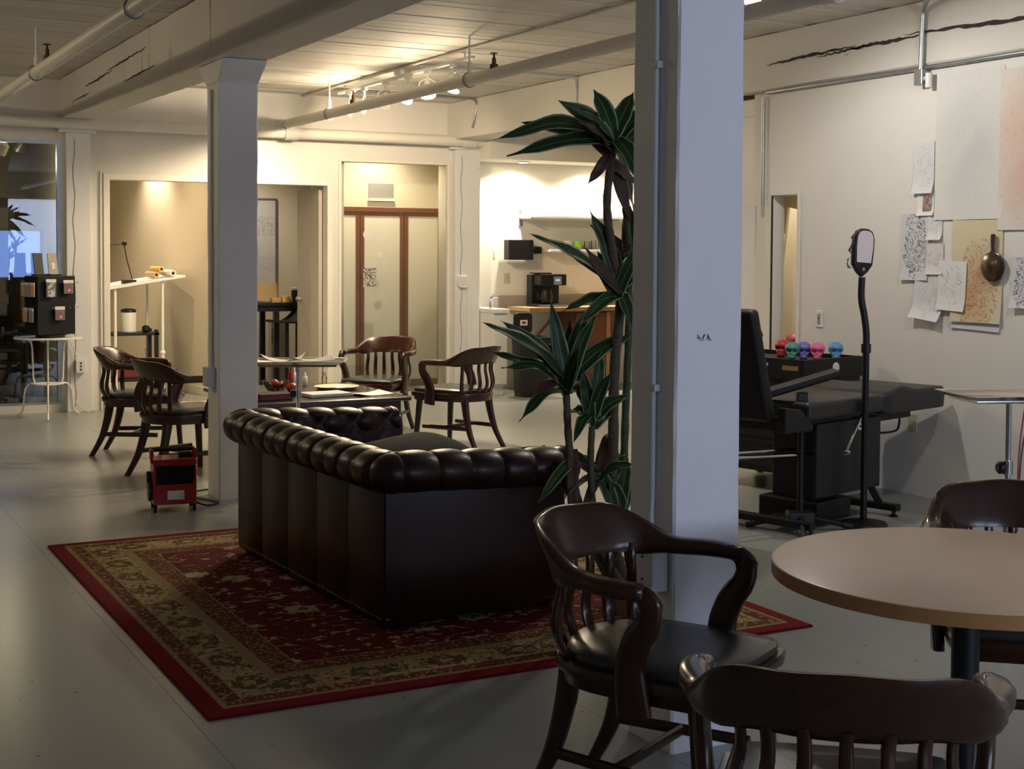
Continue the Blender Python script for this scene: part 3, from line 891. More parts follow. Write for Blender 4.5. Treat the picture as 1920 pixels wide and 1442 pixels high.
boxes('cover', 'grey_plastic', [(-.17, .17, -.12, .12, 0, .012)], bk, bevel=.002)
boxes('pages', 'paper_grey', [(-.16, .165, -.115, .115, .012, .024)], bk, bevel=.002)
p = onct(640, 731); pl = thing('shallow_tray', 'shallow oval tray of small items on the coffee table', 'tray', (p.x, p.y + .1, CT), 0)
MB().lathe([(.10, 0), (.15, .004), (.175, .022), (.168, .022), (.145, .009), (.02, .008)], 28).build('dish', 'cream_plate', pl)
sheet('paper_sheet', 'crumpled white note in the shallow tray on the coffee table', (p.x, p.y + .1, CT + .010), .18, .12, .5, curl=.006)
p = onct(629, 728); bt = thing('small_bottle', 'tiny clear glass bottle on the coffee table', 'bottle', (p.x + .02, p.y + .3, CT))
MB().lathe([(.018, 0), (.02, .004), (.02, .06), (.010, .075), (.010, .09)], 14).build('body', 'clear_glass', bt)
MB().lathe([(.011, .09), (.011, .105)], 12).build('cap', 'clear_plastic', bt)
p = onct(510, 736); bw = thing('glass_bowl', 'clear glass bowl filled with red sweets on the coffee table', 'bowl', (p.x + .03, p.y, CT))
MB().lathe([(.05, 0), (.06, .006), (.095, .06), (.105, .09), (.100, .09), (.09, .06), (.055, .012), (.02, .010)], 24).build('bowl', 'clear_glass', bw)
for i, (dx_, dy_, dz_, r_) in enumerate([(-.03, 0, .04, .03), (.02, .02, .042, .028), (.03, -.03, .05, .03), (-.01, -.03, .065, .03), (0, .03, .07, .027)]):
    q = MB().sphere((0, 0, 0), r_, n=12, m=8).build('red_sweet', 'red_enamel', loc=(bw.location.x + dx_, bw.location.y + dy_, CT + dz_))
    tag(q, 'round red sweet in the glass bowl on the coffee table', 'sweet', 'red sweets in the glass bowl')
q = tag(MB().sphere((0, 0, 0), .045, .045, .04).build('red_apple_toy', 'red_enamel', loc=(bw.location.x + .09, bw.location.y - .12, CT + .04)), 'large red ball beside the glass bowl on the coffee table', 'ball'); q.name = 'red_ball'
p = onct(520, 749); rb = thing('hardback_book', 'thick book with reddish page edges on the coffee table', 'book', (p.x - .03, p.y + .02, CT), .08)
boxes('pages', 'dark_red', [(-.12, .11, -.085, .085, .006, .040)], rb, bevel=.002)
boxes('cover', 'black_plastic', [(-.125, .12, -.09, .09, 0, .006), (-.125, .12, -.09, .09, .040, .046), (.11, .12, -.09, .09, .006, .040)], rb, bevel=.002)
for i, (px, hgt, mm, lab) in enumerate([(536, .17, 'red_enamel', 'red marker standing upright behind the bowl'), (543, .15, 'white_plastic', 'white squeeze bottle standing behind the bowl'), (566, .11, 'clear_plastic', 'small conical clear bottle behind the tray stand')]):
    p = onct(px, 722); bo = thing('ink_bottle', lab, 'bottle', (p.x, min(p.y, 10.4), CT))
    MB().lathe([(.020, 0), (.022, .004), (.022, hgt * .62), (.010, hgt * .75)], 14).build('body', mm, bo)
    MB().lathe([(.011, hgt * .75), (.009, hgt * .9), (.004, hgt)], 12).build('cap', 'white_plastic' if i else 'dark_red', bo)

def tray_stand(label, x, y, z, rz, w, l, offx=0, offy=0, knob=True):
    s_ = thing('tray_stand', label, 'stand', (x, y, 0), rz)
    def rr(hw, hl, zz, r=.03):
        P = []
        for cx_, cy_, a0 in ((hw - r, hl - r, 0), (-hw + r, hl - r, PI / 2), (-hw + r, -hl + r, PI), (hw - r, -hl + r, 1.5 * PI)):
            for i in range(5):
                a = a0 + PI / 2 * i / 4; P.append((offx + cx_ + r * math.cos(a), offy + cy_ + r * math.sin(a), zz))
        return P
    hw, hl = w / 2, l / 2
    MB().loft([rr(hw - .03, hl - .03, z - .014), rr(hw - .018, hl - .018, z), rr(hw - .004, hl - .004, z + .003), rr(hw, hl, z + .004), rr(hw, hl, z + .006), rr(hw - .006, hl - .006, z + .006), rr(hw - .020, hl - .020, z + .002), rr(hw - .032, hl - .032, z - .011)]).build('tray', 'steel_tray', s_, angle=50)
    fr = MB(); P = [(offx + sx * (hw - .06), offy + sy * (hl - .05), z - .022) for sx, sy in ((-1, -1), (1, -1), (1, 1), (-1, 1))]
    fr.tube(P, .008, 8, True); fr.build('tray_frame', 'chrome', s_)
    MB().cyl((0, 0, .42), (0, 0, z - .016), .0125, n=14).build('pole', 'chrome', s_)
    MB().cyl((0, 0, .04), (0, 0, .52), .017, n=14).build('sleeve', 'chrome', s_)
    if knob:
        MB().cyl((0, 0, .60), (0, 0, .66), .022, n=14).build('collar', 'chrome', s_)
        MB().lathe([(.0, 0), (.02, .0), (.028, .008), (.028, .022), (.018, .03)], 10).build('knob', 'black_plastic', s_, loc=(-.02, 0, .63), rot=(0, -PI / 2, 0))
    for a in (0.5, 2.6, 4.7):
        MB().tube([(0, 0, .07), (math.cos(a) * .12, math.sin(a) * .12, .06), (math.cos(a) * .27, math.sin(a) * .27, .03)], .012, 8).build('base_leg', 'chrome', s_)
        MB().sphere((math.cos(a) * .27, math.sin(a) * .27, .022), .022, n=10, m=7).build('caster', 'black_plastic', s_)
    return s_
tray_stand('chrome tray stand with papers between the sofa and the coffee table', 2.98, 8.50, .845, math.radians(-24), .62, .40)
sheet('paper_sheet', 'crumpled white paper on the left of the tray behind the sofa', (2.88, 8.50, .846), .26, .20, -.5, curl=.035)
sheet('paper_sheet', 'folded white paper on the right of the tray behind the sofa', (3.05, 8.44, .849), .28, .20, -.2, curl=.02, m='paper_grey')

# ================================================================== RED HEATER
ht = thing('fan_heater', 'red portable workshop heater with black grille beside the far column', 'heater', (2.105, 8.235, 0), math.radians(-8))
w, dp, hh = .125, .10, .34
boxes('housing', 'red_enamel', [(-w, w, -dp, dp, .045, .165), (-w, w, -dp, -dp + .012, .275, .305), (-w, -w + .014, -dp, dp, .165, .275), (w - .014, w, -dp, dp, .165, .275), (-w, w, dp - .012, dp, .165, .305), (-w, w, -dp, dp, .305, .315)], ht, bevel=.004)
boxes('grille_back', 'black_plastic', [(-w + .014, w - .014, -dp + .03, -dp + .04, .165, .275)], ht)
for i in range(7): boxes('grille_bar', 'black_metal', [(-w + .014, w - .014, -dp + .006, -dp + .012, .172 + i * .0155, .178 + i * .0155)], ht)
boxes('rating_label', 'paper', [(-.045, .052, -dp - .002, -dp - .0005, .075, .128)], ht)
boxes('rating_mark', 'grey_plastic', [(.035, .045, -dp - .003, -dp - .002, .083, .093), (.035, .045, -dp - .003, -dp - .002, .1, .11)], ht)
for sx in (-1, 1):
    boxes('handle_bracket', 'red_enamel', [(sx * w - .010, sx * w + .010, -.02, .05, .30, .365)], ht, bevel=.003)
MB().tube([(-w, .015, .36), (w, .015, .36)], .013, 10).build('handle_bar', 'black_plastic', ht)
boxes('cord_wrap', 'black_plastic', [(.03, .11, -.03, .04, .315, .345)], ht, bevel=.008)
MB().cyl((-w - .004, 0, .20), (-w - .03, 0, .20), .035, n=18).build('knob', 'black_plastic', ht)
MB().cyl((-w - .004, .0, .12), (-w - .022, .0, .12), .065, n=20).build('cord_reel', 'black_plastic', ht)
for sx in (-1, 1):
    for sy in (-1, 1):
        MB().cyl((sx * (w - .012), sy * (dp - .015), 0), (sx * (w - .012), sy * (dp - .015), .046), .009, .012, 10).build('foot', 'black_plastic', ht)
cdp = smoothpath([(2.20, 8.32, .05), (2.30, 8.24, .008), (2.40, 8.30, .007), (2.37, 8.40, .007), (2.30, 8.60, .007), (2.36, 8.75, .007), (2.50, 8.80, .007)], 6)
tag(MB().tube(cdp, .006, 8).build('extension_cord', 'cord_black'), 'black cord of the red heater curling towards the far column', 'cord')
# ================================================================== TRACK LIGHTS
tk = thing('track_rail', 'white lighting track hanging under the ceiling', 'light track', (4.85, 0, 0))
TZ = 3.06
boxes('rail', 'white_metal', [(-.018, .018, 9.75, 12.65, TZ, TZ + .022)], tk)
for yy in (9.9, 11.2, 12.5): MB().cyl((0, yy, TZ + .02), (0, yy, CEIL), .006, n=8).build('hanger', 'white_metal', tk)
boxes('feed_box', 'white_metal', [(-.05, .05, 11.05, 11.2, TZ + .022, TZ + .07)], tk, bevel=.004)
def spot(y, target, label, power, color=WARM, tall=0):
    p0 = Vector((4.85, y, TZ))
    s_ = thing('track_spotlight', label, 'spotlight', p0, group='white track spotlights')
    dirv = (Vector(target) - p0 - Vector((0, 0, -.2))).normalized()
    boxes('adapter', 'white_metal', [(-.016, .016, -.05, .05, -.03, 0)], s_, bevel=.003)
    MB().cyl((0, 0, -.03), (0, 0, -.07 - tall), .011, n=10).build('stem', 'white_metal', s_)
    pv = Vector((0, 0, -.16 - tall))
    side = dirv.cross(Vector((0, 0, 1))).normalized()
    yk = [pv + side * .068, pv + side * .068 + Vector((0, 0, .06)), pv + Vector((0, 0, .092)), pv - side * .068 + Vector((0, 0, .06)), pv - side * .068]
    MB().tube(smoothpath(yk, 4), .006, 6).build('yoke', 'white_metal', s_)
    # bell shaped lamp head along dirv
    q = dirv.to_track_quat('Z', 'Y').to_matrix().to_4x4()
    hd_ = MB().lathe([(.014, -.085), (.024, -.08), (.028, -.035), (.050, .0), (.066, .055), (.063, .055), (.048, .004)], 20).build('lamp_head', 'white_metal', s_, loc=pv)
    hd_.rotation_euler = q.to_euler()
    lz = MB().lathe([(.044, .034), (.02, .0345)], 20); 
    ln = MB().lathe([(.002, .040), (.058, .040), (.060, .050), (.002, .056)], 20).build('bulb_lens', 'lamp_glow', s_, loc=pv)
    ln.rotation_euler = q.to_euler()
    wl = p0 + pv + dirv * .06
    light('spot_beam', 'SPOT', pv + dirv * .08, power, color, s_, Vector(pv) + dirv, .03, 120, .8)
    light('lamp_spill', 'POINT', pv + dirv * .09, 15, color, s_, None, .03)
    return s_
SPOTS = [(10.1, (3.6, 9.7, 0), 'track spotlight nearest to the viewer'), (10.6, (4.6, 9.6, .4), 'second track spotlight from the near end'),
         (11.0, (2.4, 9.5, 0), 'third track spotlight from the near end'), (11.5, (5.6, 13.6, 1.2), 'fourth track spotlight from the near end'),
         (12.0, (2.5, 13.4, .9), 'fifth track spotlight from the near end'), (12.35, (2.7, 13.6, .9), 'farthest spotlight on the ceiling track')]
for y, tg, lab in SPOTS: spot(y, tg, lab, 140)
# bare ceiling lamp near the right column
cb = thing('ceiling_lamp', 'bright bare ceiling lamp at the top beside the near column', 'lamp', (5.08, 6.55, CEIL))
MB().lathe([(.05, -.02), (.05, -.003)], 18).build('canopy', 'white_metal', cb)
MB().lathe([(.018, -.06), (.022, -.02)], 14).build('socket', 'white_plastic', cb)
MB().sphere((0, 0, -.125), .05, n=16, m=10).build('bulb', 'lamp_glow', cb)
light('lamp_light', 'SPOT', (0, 0, -.20), 74, (1, .95, .88), cb, (0.25, -.1, -1), .05, 165, .5)
# second lamp of that row, out of frame to the right, lights the drawings
cb2 = thing('ceiling_lamp', 'ceiling lamp out of frame on the right, over the drawing wall', 'lamp', (5.25, 4.3, CEIL))
MB().lathe([(.05, -.02), (.05, -.003)], 18).build('canopy', 'white_metal', cb2)
MB().lathe([(.018, -.06), (.022, -.02)], 14).build('socket', 'white_plastic', cb2)
MB().sphere((0, 0, -.105), .045, n=16, m=10).build('bulb', 'lamp_glow', cb2)
light('lamp_light', 'SPOT', (0, 0, -.17), 54, (1, .91, .79), cb2, (1.0, .9, -1.4), .05, 140, .6)

for i, (x, y) in enumerate(((-.5, 9.6), (-.5, 12.2))):
    c_ = thing('ceiling_lamp', ['nearer ceiling lamp out of frame on the left', 'farther ceiling lamp out of frame on the left'][i], 'lamp', (x, y, CEIL))
    MB().lathe([(.05, -.02), (.05, -.003)], 18).build('canopy', 'white_metal', c_); MB().lathe([(.018, -.06), (.022, -.02)], 14).build('socket', 'white_plastic', c_)
    MB().sphere((0, 0, -.105), .045, n=16, m=10).build('bulb', 'lamp_glow', c_)
    light('lamp_light', 'POINT', (0, 0, -.2), 28, WARM, c_, None, .05)
# ================================================================== WIRE TABLE, DISPLAY RACK
wt = thing('wire_table', 'small round white wire table with curved legs in front of the glass', 'table', (2.24, 13.28, 0))
MB().lathe([(.29, .728), (.302, .73), (.304, .738), (.298, .744), (.02, .744)], 40).build('table_top', 'white_metal', wt)
MB().lathe([(.02, .306), (.135, .306), (.14, .312), (.135, .318), (.02, .318)], 30).build('lower_shelf', 'white_metal', wt)
for a in (-1.75, .35, 2.45):
    c_, s_ = math.cos(a), math.sin(a)
    P = [(.20, .73), (.165, .66), (.155, .5), (.150, .36), (.14, .312), (.19, .305), (.235, .25), (.25, .14), (.265, .05), (.315, .008)]
    MB().tube(smoothpath([(r * c_, r * s_, z) for r, z in P], 5), .0085, 8).build('leg', 'white_metal', wt)
RA = math.radians(18)
rk = thing('display_rack', 'black box rack hung with packets standing on the white wire table', 'display rack', (2.25, 13.22, .745), RA)
MB().lathe([(.13, 0), (.13, .025), (.10, .03)], 24).build('turntable', 'black_plastic', rk)
boxes('body', 'black_vinyl', [(-.185, .185, -.125, .125, .03, .565)], rk, bevel=.006)
def hook(x, y, z, dirx, diry):
    MB().tube(smoothpath([(x, y, z), (x + dirx * .05, y + diry * .05, z - .004), (x + dirx * .065, y + diry * .065, z + .012)], 4), .003, 6).build('hook', 'chrome', rk)
for z in (.50, .27):
    hook(.185, -.06, z, 1, 0)
    for x in (-.07, .10): hook(x, -.125, z, 0, -1)
    for yy in (-.06, .06): hook(-.185, yy, z, -1, 0)
m, b, t = newmat('packet_print')
co = t.coord(); n = t.noise(co, 26, 2); xx, yy_, zz = t.sep(co)
r_ = t.math('SQRT', t.math('ADD', t.math('POWER', t.math('ABSOLUTE', xx), 2.0), t.math('POWER', t.math('ABSOLUTE', t.math('ADD', zz, .02)), 2.0)))
c = t.mix(t.lt(r_, .034), (.17, .18, .19), (.30, .08, .09))
c = t.mix(t.lt(r_, .022), c, t.mix(t.gt(n, .5), (.55, .52, .50), (.25, .10, .12)))
c = t.mix(t.gt(zz, .035), c, (.66, .64, .60))
t.put(b.inputs['Base Color'], c); b.inputs['Roughness'].default_value = .3
m, b, t = newmat('packet_skull')
co = t.coord(); n = t.noise(co, 34, 3); xx, yy_, zz = t.sep(co)
c = t.mix(t.gt(n, .52), (.55, .54, .52), (.12, .13, .14))
c = t.mix(t.gt(t.math('ABSOLUTE', xx), .032), c, (.14, .15, .17))
c = t.mix(t.gt(zz, .055), c, (.68, .66, .62))
t.put(b.inputs['Base Color'], c); b.inputs['Roughness'].default_value = .3
def packet(lx, ly, lz, w, h, mm, label, turn=0):
    mt = Matrix.Rotation(RA, 4, 'Z'); p = mt @ Vector((lx, ly, lz)) + rk.location
    o = thing('hanging_packet', label, 'packet', p, RA + turn, 'packets on the display rack')
    boxes('pouch', mm, [(-w / 2, w / 2, -.008, .008, -h / 2, h / 2 - .02)], o, bevel=.006)
    boxes('header_card', 'paper', [(-w / 2 - .001, w / 2 + .001, -.004, .004, h / 2 - .03, h / 2)], o)
packet(-.07, -.155, .455, .095, .165, 'packet_skull', 'tall skull print packet at the top of the black rack')
packet(.10, -.155, .465, .095, .125, 'packet_print', 'packet with a red round badge at the upper right of the rack')
packet(.015, -.155, .225, .095, .125, 'packet_print', 'packet with a pinkish badge low on the rack front')
for i, (yy, z, lab) in enumerate([(-.085, .44, 'near packet in the upper row on the rack side'), (-.0, .44, 'middle packet in the upper row on the rack side'), (.085, .44, 'far packet in the upper row on the rack side'), (-.06, .21, 'near packet in the lower row on the rack side'), (.05, .21, 'far packet in the lower row on the rack side')]):
    packet(-.215, yy, z, .075, .13, 'grey_plastic' if i % 2 else 'tan_card', lab, PI / 2)
for i, (lx, lab, mm) in enumerate([(-.10, 'black card stand on top of the display rack, left', 'black_plastic'), (.04, 'brown card stand with a white price tag on the display rack', 'backsplash')]):
    p = Matrix.Rotation(RA, 4, 'Z') @ Vector((lx, 0, .565)) + rk.location
    e = thing('card_stand', lab, 'card stand', p, RA)
    q = MB(); q.box(-.045, .045, -.006, .006, .0, .21, Matrix.Rotation(math.radians(-12), 4, 'X')); q.build('back_board', mm, e, smooth=False, bevel=.002)
    boxes('foot', 'black_plastic', [(-.05, .05, -.05, .06, 0, .015)], e, bevel=.002)
    if i: q = MB(); q.box(-.018, .018, -.010, -.007, .06, .12, Matrix.Rotation(math.radians(-12), 4, 'X')); q.build('price_tag', 'paper', e, smooth=False)
# wall outlet box on the pilaster
wo = thing('wall_outlet', 'white surface outlet box on the left pilaster', 'outlet', (2.585, YB - .091, .44))
boxes('box', 'white_plastic', [(-.045, .045, -.055, -.001, -.062, .062)], wo, bevel=.004)
for z in (-.03, 0, .03): boxes('socket_slot', 'black_plastic', [(-.008, .008, -.057, -.0545, z - .008, z + .008)], wo)
tag(MB().tube(smoothpath([(2.50, YB - .11, 1.3), (2.49, YB - .11, .75), (2.53, YB - .11, .6), (2.56, YB - .12, .49)], 6), .004, 6).build('wall_cable', 'cord_white'), 'thin white cord hanging down the left pilaster to the outlet', 'cord')
tag(MB().tube(smoothpath([(2.50, YB - .1, .40), (2.50, YB - .1, .25), (2.54, YB - .11, .1), (2.64, YB - .15, .008), (2.70, YB - .2, .006)], 6), .004, 6).build('wall_cable', 'cord_white'), 'thin white cord trailing from the outlet onto the floor', 'cord')

# ================================================================== LEFT OFFICE (behind dark glass)
bk = thing('tall_bookcase', 'tall dark bookcase with crown moulding in the left office', 'bookcase', (1.55, 16.6, 0))
boxes('carcass', 'coffee_wood', [(-.9, .9, .0, .35, 0, 2.02)], bk)
MB().loft([[(-.9 - e, -e, z), (.9 + e, -e, z), (.9 + e, .35, z), (-.9 - e, .35, z)] for e, z in ((0, 2.02), (.01, 2.05), (.08, 2.13), (.08, 2.16))]).build('crown', 'coffee_wood', bk, smooth=False)
for i in range(4): boxes('shelf', 'coffee_wood', [(-.86, .86, -.03, .0, .3 + i * .43, .33 + i * .43)], bk)
lw = struct(boxes('window_4', 'frame_paint', [(1.9, 2.72, 15.86, 15.9, 1.18, 1.22), (1.9, 2.72, 15.86, 15.9, 1.78, 1.82), (1.9, 1.94, 15.86, 15.9, 1.22, 1.78), (2.68, 2.72, 15.86, 15.9, 1.22, 1.78)]), 'x') if False else None
# glowing panel added to stand for the window reflection in the glass front
sc_ = thing('blue_reflection_panel', 'large blue glowing panel standing in for a window reflection in the left office glass', 'reflection panel', (2.28, 15.75, 1.0))
boxes('panel_rim', 'black_plastic', [(-.33, .33, 0, .03, .22, .78)], sc_, bevel=.004)
boxes('display', 'day_glow', [(-.30, .30, -.004, .0, .25, .75)], sc_)
MB().cyl((0, .02, -.25), (0, .02, .3), .03, n=10).build('stand', 'black_plastic', sc_)
dk = thing('office_desk', 'dark desk in the left office behind the glass', 'desk', (1.9, 15.4, 0))
boxes('desk_top', 'coffee_wood', [(-.9, .6, -.3, .5, .72, .75)], dk)
boxes('desk_side', 'coffee_wood', [(-.9, -.86, -.28, .48, 0, .72)], dk); boxes('desk_side', 'coffee_wood', [(.56, .6, -.28, .48, 0, .72)], dk)
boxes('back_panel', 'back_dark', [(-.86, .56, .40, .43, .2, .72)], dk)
pr = thing('desk_printer', 'white printer on the desk in the left office', 'printer', (1.86, 15.2, .75))
boxes('body', 'white_plastic', [(-.22, .22, -.15, .2, 0, .16)], pr, bevel=.02)
boxes('paper_slot', 'black_plastic', [(-.15, .15, -.153, -.149, .04, .07)], pr)
oc = thing('office_chair', 'dark swivel chair in the left office', 'chair', (1.95, 14.6, 0))
MB().loft([rrect_ring((0, 0, z), (1, 0, 0), (0, 1, 0), .23, .23, .6, 16) for z in (.45, .47, .52, .54)]).build('seat', 'black_vinyl', oc)
MB().loft([rrect_ring((0, .24 + .02 * math.sin(z * 4), z), (1, 0, 0), (0, 1, 0), w_, .03, .6, 16) for z, w_ in ((.58, .17), (.65, .21), (.85, .21), (.98, .16))]).build('backrest', 'black_vinyl', oc)
MB().cyl((0, .2, .5), (0, .24, .65), .02, n=8).build('back_arm', 'black_metal', oc)
MB().cyl((0, 0, .08), (0, 0, .46), .025, n=10).build('gas_column', 'black_metal', oc)
for i in range(5):
    a = 2 * PI * i / 5
    MB().tube([(0, 0, .1), (.25 * math.cos(a), .25 * math.sin(a), .06)], .015, 6).build('base_arm', 'black_metal', oc)
    MB().sphere((.25 * math.cos(a), .25 * math.sin(a), .03), .03, n=8, m=6).build('caster', 'black_plastic', oc)
for i, (x, y, z, lab) in enumerate([(2.04, 14.6, 2.55, 'left office spotlight on the black rail'), (2.26, 14.9, 2.60, 'unlit black spotlight head in the left office')]):
    s_ = thing('rail_spotlight', lab, 'spotlight', (x, y, z))
    MB().lathe([(.02, .07), (.045, .05), (.06, -.05), (.05, -.05)], 16).build('lamp_head', 'white_metal' if not i else 'black_metal', s_, rot=(.5, .5, 0))
    MB().cyl((0, 0, .03), (0, 0, .35), .012, n=8).build('stem', 'black_metal', s_)
    if not i:
        q = MB().lathe([(.002, -.052), (.048, -.052), (.048, -.046), (.002, -.046)], 16).build('bulb_lens', 'lamp_glow_small', s_, rot=(.5, .5, 0))
        light('lamp_spill', 'POINT', (0, .1, -.1), 26, WARM, s_, None, .03)
        light('spot_beam', 'SPOT', (0, 0, -.07), 60, WARM, s_, (.4, .6, -1), .03, 110, .7)
rl = thing('lighting_rail', 'black double lighting rail in the left office', 'light track', (0, 14.6, 2.55))
for z in (.06, -.02): MB().cyl((.6, 0, z), (2.0, 0, z), .010, n=8).build('rail_bar', 'black_metal', rl)

# ================================================================== OFFICE: drafting corner
df = thing('drafting_table', 'tilted white drafting table with tall white legs in the office', 'table', (3.42, 14.95, 0))
mt = Matrix.Translation((0, 0, 1.19)) @ Matrix.Rotation(math.radians(-9), 4, 'Y')
q = MB(); q.box(-.50, .52, -.12, .75, -.012, .012, mt); q.build('board', 'white_plastic', df, smooth=False, bevel=.004)
for x, y in ((-.22, -.05), (.28, -.05), (-.22, .65), (.28, .65)):
    MB().cyl((x, y, .02), (x, y, .45), .021, n=12).build('leg_lower', 'white_metal', df); MB().cyl((x, y, .43), (x, y, 1.18 + (x) * .15), .016, n=12).build('leg', 'white_metal', df)
    MB().sphere((x, y, .45), .032, n=10, m=7).build('joint', 'white_metal', df)
for x in (-.22, .28): MB().tube([(x, -.1, .02), (x, .72, .02)], .02, 8).build('floor_bar', 'white_metal', df)
sheet('paper_sheet', 'large white drawing sheet on the drafting table', (3.36, 15.1, 1.197), .55, .40, 0, tilt=0).rotation_euler = (0, math.radians(-9), 0)
for i, (x, z, r_, mm, lab, y0) in enumerate([(3.80, 1.305, .035, 'paper', 'white paper roll at the upper edge of the drafting table', 14.84), (3.66, 1.285, .032, 'laminate_tan', 'cream paper roll behind the white one on the drafting table', 15.0), (3.72, 1.345, .030, 'yellow_roll', 'yellow paper roll lying on top of the other rolls', 15.02)]):
    o = thing('paper_roll', lab, 'paper roll', (x, y0, z), group='paper rolls on the drafting table')
    MB().cyl((0, 0, 0), (0, .42, 0), r_, n=18).build('roll', mm, o); MB().cyl((0, -.002, 0), (0, .01, 0), r_ * .5, n=14).build('core', 'black_plastic', o)
lp = thing('desk_lamp', 'black articulated desk lamp on the drafting table', 'lamp', (3.38, 15.02, 1.195))
boxes('base', 'black_metal', [(-.08, .06, -.06, .06, -.02, .04)], lp, bevel=.006)
for o_ in (-.008, .008):
    MB().cyl((.03, o_, .03), (-.03, o_, .25), .004, n=6).build('lower_arm', 'black_metal', lp); MB().cyl((-.03, o_, .25), (-.06, o_, .42), .004, n=6).build('middle_arm', 'black_metal', lp)
    MB().cyl((-.06, o_, .42), (-.30, o_, .40), .004, n=6).build('upper_arm', 'black_metal', lp)
MB().sphere((-.055, 0, .425), .028, n=12, m=8).build('elbow', 'black_metal', lp)
MB().lathe([(.02, .06), (.03, .05), (.07, -.05), (.065, -.05)], 16, (-.34, 0, .38)).build('lamp_shade', 'black_metal', lp)
sh = thing('low_shelf_unit', 'black low shelf unit under the drafting table', 'shelf', (3.42, 15.35, 0))
for z in (.12, .62): boxes('shelf_board', 'black_plastic', [(-.35, .32, -.15, .2, z, z + .03)], sh, bevel=.003)
for x in (-.33, .29):
    for y in (-.13, .18): boxes('post', 'black_plastic', [(x - .02, x + .02, y - .02, y + .02, 0, .68)], sh)
kt = thing('air_purifier', 'white cylindrical appliance with black lid on the low shelf', 'appliance', (3.43, 15.32, .65))
MB().lathe([(.075, 0), (.085, .01), (.085, .21), (.08, .22)], 26).build('body', 'white_plastic', kt)
MB().lathe([(.08, .22), (.084, .225), (.08, .25), (.05, .262)], 26).build('lid', 'black_plastic', kt)
tag(MB().lathe([(.03, 0), (.045, .02), (.04, .06), (.02, .075)], 16, (0, 0, 0)).build('small_pot', 'black_plastic', loc=(3.62, 15.32, .65)), 'small dark pot beside the white appliance', 'pot')
tag(boxes('storage_tote', 'dark_red', [(-.15, .15, -.12, .12, 0, .2)], bevel=.02, loc=(3.40, 15.35, .15)), 'dark red tote on the bottom of the low shelf', 'tote')

# office wash light on the partition (ceiling downlight inside the office)
dl = thing('recessed_downlight', 'recessed office downlight washing the partition', 'downlight', (3.79, 16.0, 2.9))
MB().lathe([(.05, -.008), (.065, -.006), (.065, -.001)], 20).build('ring', 'white_metal', dl); MB().lathe([(.002, -.006), (.048, -.006), (.048, -.002)], 20).build('lens', 'lamp_glow_small', dl)
light('down_beam', 'SPOT', (0, 0, -.03), 210, (1, .82, .57), dl, (.0, .0, -1), .03, 110, .9)
dl2 = thing('recessed_downlight', 'added fill downlight over the drafting table', 'downlight', (3.25, 14.6, 2.9))  # unseen lamp added as general fill for the office
MB().lathe([(.05, -.008), (.065, -.006), (.065, -.001)], 20).build('ring', 'white_metal', dl2); MB().lathe([(.002, -.006), (.048, -.006), (.048, -.002)], 20).build('lens', 'lamp_glow_small', dl2)
light('down_beam', 'SPOT', (0, 0, -.03), 60, (1, .76, .46), dl2, (.1, .1, -1), .03, 130, .9)

# ================================================================== OFFICE: bar table corner
bt_ = thing('bar_table', 'black high bar table in the office doorway', 'table', (4.98, 15.25, 0))
boxes('table_top', 'black_metal', [(-.38, .55, -.3, .3, .93, .97)], bt_, bevel=.006)
boxes('apron', 'black_metal', [(-.34, .51, -.27, .27, .87, .93)], bt_)
for x in (.02, .46):
    for y in (-.25, .25): boxes('leg', 'black_metal', [(x - .03, x + .03, y - .03, y + .03, 0, .87)], bt_, bevel=.004)
st_ = thing('bar_stool', 'black bar stool with low curved seat under the bar table', 'stool', (5.06, 14.80, 0), .3)
rings = []
for i in range(13):
    u = -1 + 2 * i / 12; zz = .76 + .12 * max(0, u) ** 2.2 + .015 * max(0, -u)
    rings.append(rrect_ring((.20 * u, 0, zz), (0, 1, 0), (-.3 * max(0, u), 0, 1), .19 - .03 * abs(u) ** 3, .016, .6, 12))
MB().loft(rings).build('seat', 'black_vinyl', st_, angle=60)
MB().cyl((0, 0, .03), (0, 0, .75), .022, n=12).build('post', 'black_metal', st_)
MB().lathe([(.19, 0), (.19, .01), (.05, .035), (.02, .04)], 28).build('base', 'black_metal', st_)
MB().tube([(.14 * math.cos(2 * PI * i / 20), .14 * math.sin(2 * PI * i / 20), .3) for i in range(20)], .008, 6, True).build('foot_ring', 'black_metal', st_)
for a in (0, PI): MB().cyl((0, 0, .3), (.14 * math.cos(a), .14 * math.sin(a), .3), .007, n=6).build('ring_spoke', 'black_metal', st_)
lt_ = thing('laptop', 'open tan laptop on the bar table', 'laptop', (5.03, 15.22, .97), .2)
boxes('keyboard_half', 'grey_plastic', [(-.15, .15, -.10, .11, 0, .015)], lt_, bevel=.003)
q = MB(); q.box(-.15, .15, -.006, .006, 0, .2, Matrix.Translation((0, .11, .015)) @ Matrix.Rotation(math.radians(-14), 4, 'X')); q.build('lid', 'tan_card', lt_, smooth=False, bevel=.003)
mo = thing('desktop_monitor', 'black desktop monitor turned sideways on the bar table', 'monitor', (5.42, 15.32, .97), math.radians(68))
boxes('panel', 'black_plastic', [(-.28, .28, -.015, .02, .1, .46)], mo, bevel=.006); boxes('neck', 'black_plastic', [(-.03, .03, .02, .05, .0, .25)], mo); boxes('foot', 'black_plastic', [(-.1, .1, -.07, .09, 0, .012)], mo, bevel=.003)
cu = thing('tumbler', 'dark tumbler with bluish rim on the bar table', 'cup', (5.26, 15.1, .97))
MB().lathe([(.032, 0), (.04, .005), (.045, .10), (.045, .14), (.04, .14)], 18).build('cup', 'black_plastic', cu); MB().lathe([(.0465, .135), (.0465, .16), (.03, .165)], 18).build('lid', 'screen_blue_cap' if False else 'paper_grey', cu)
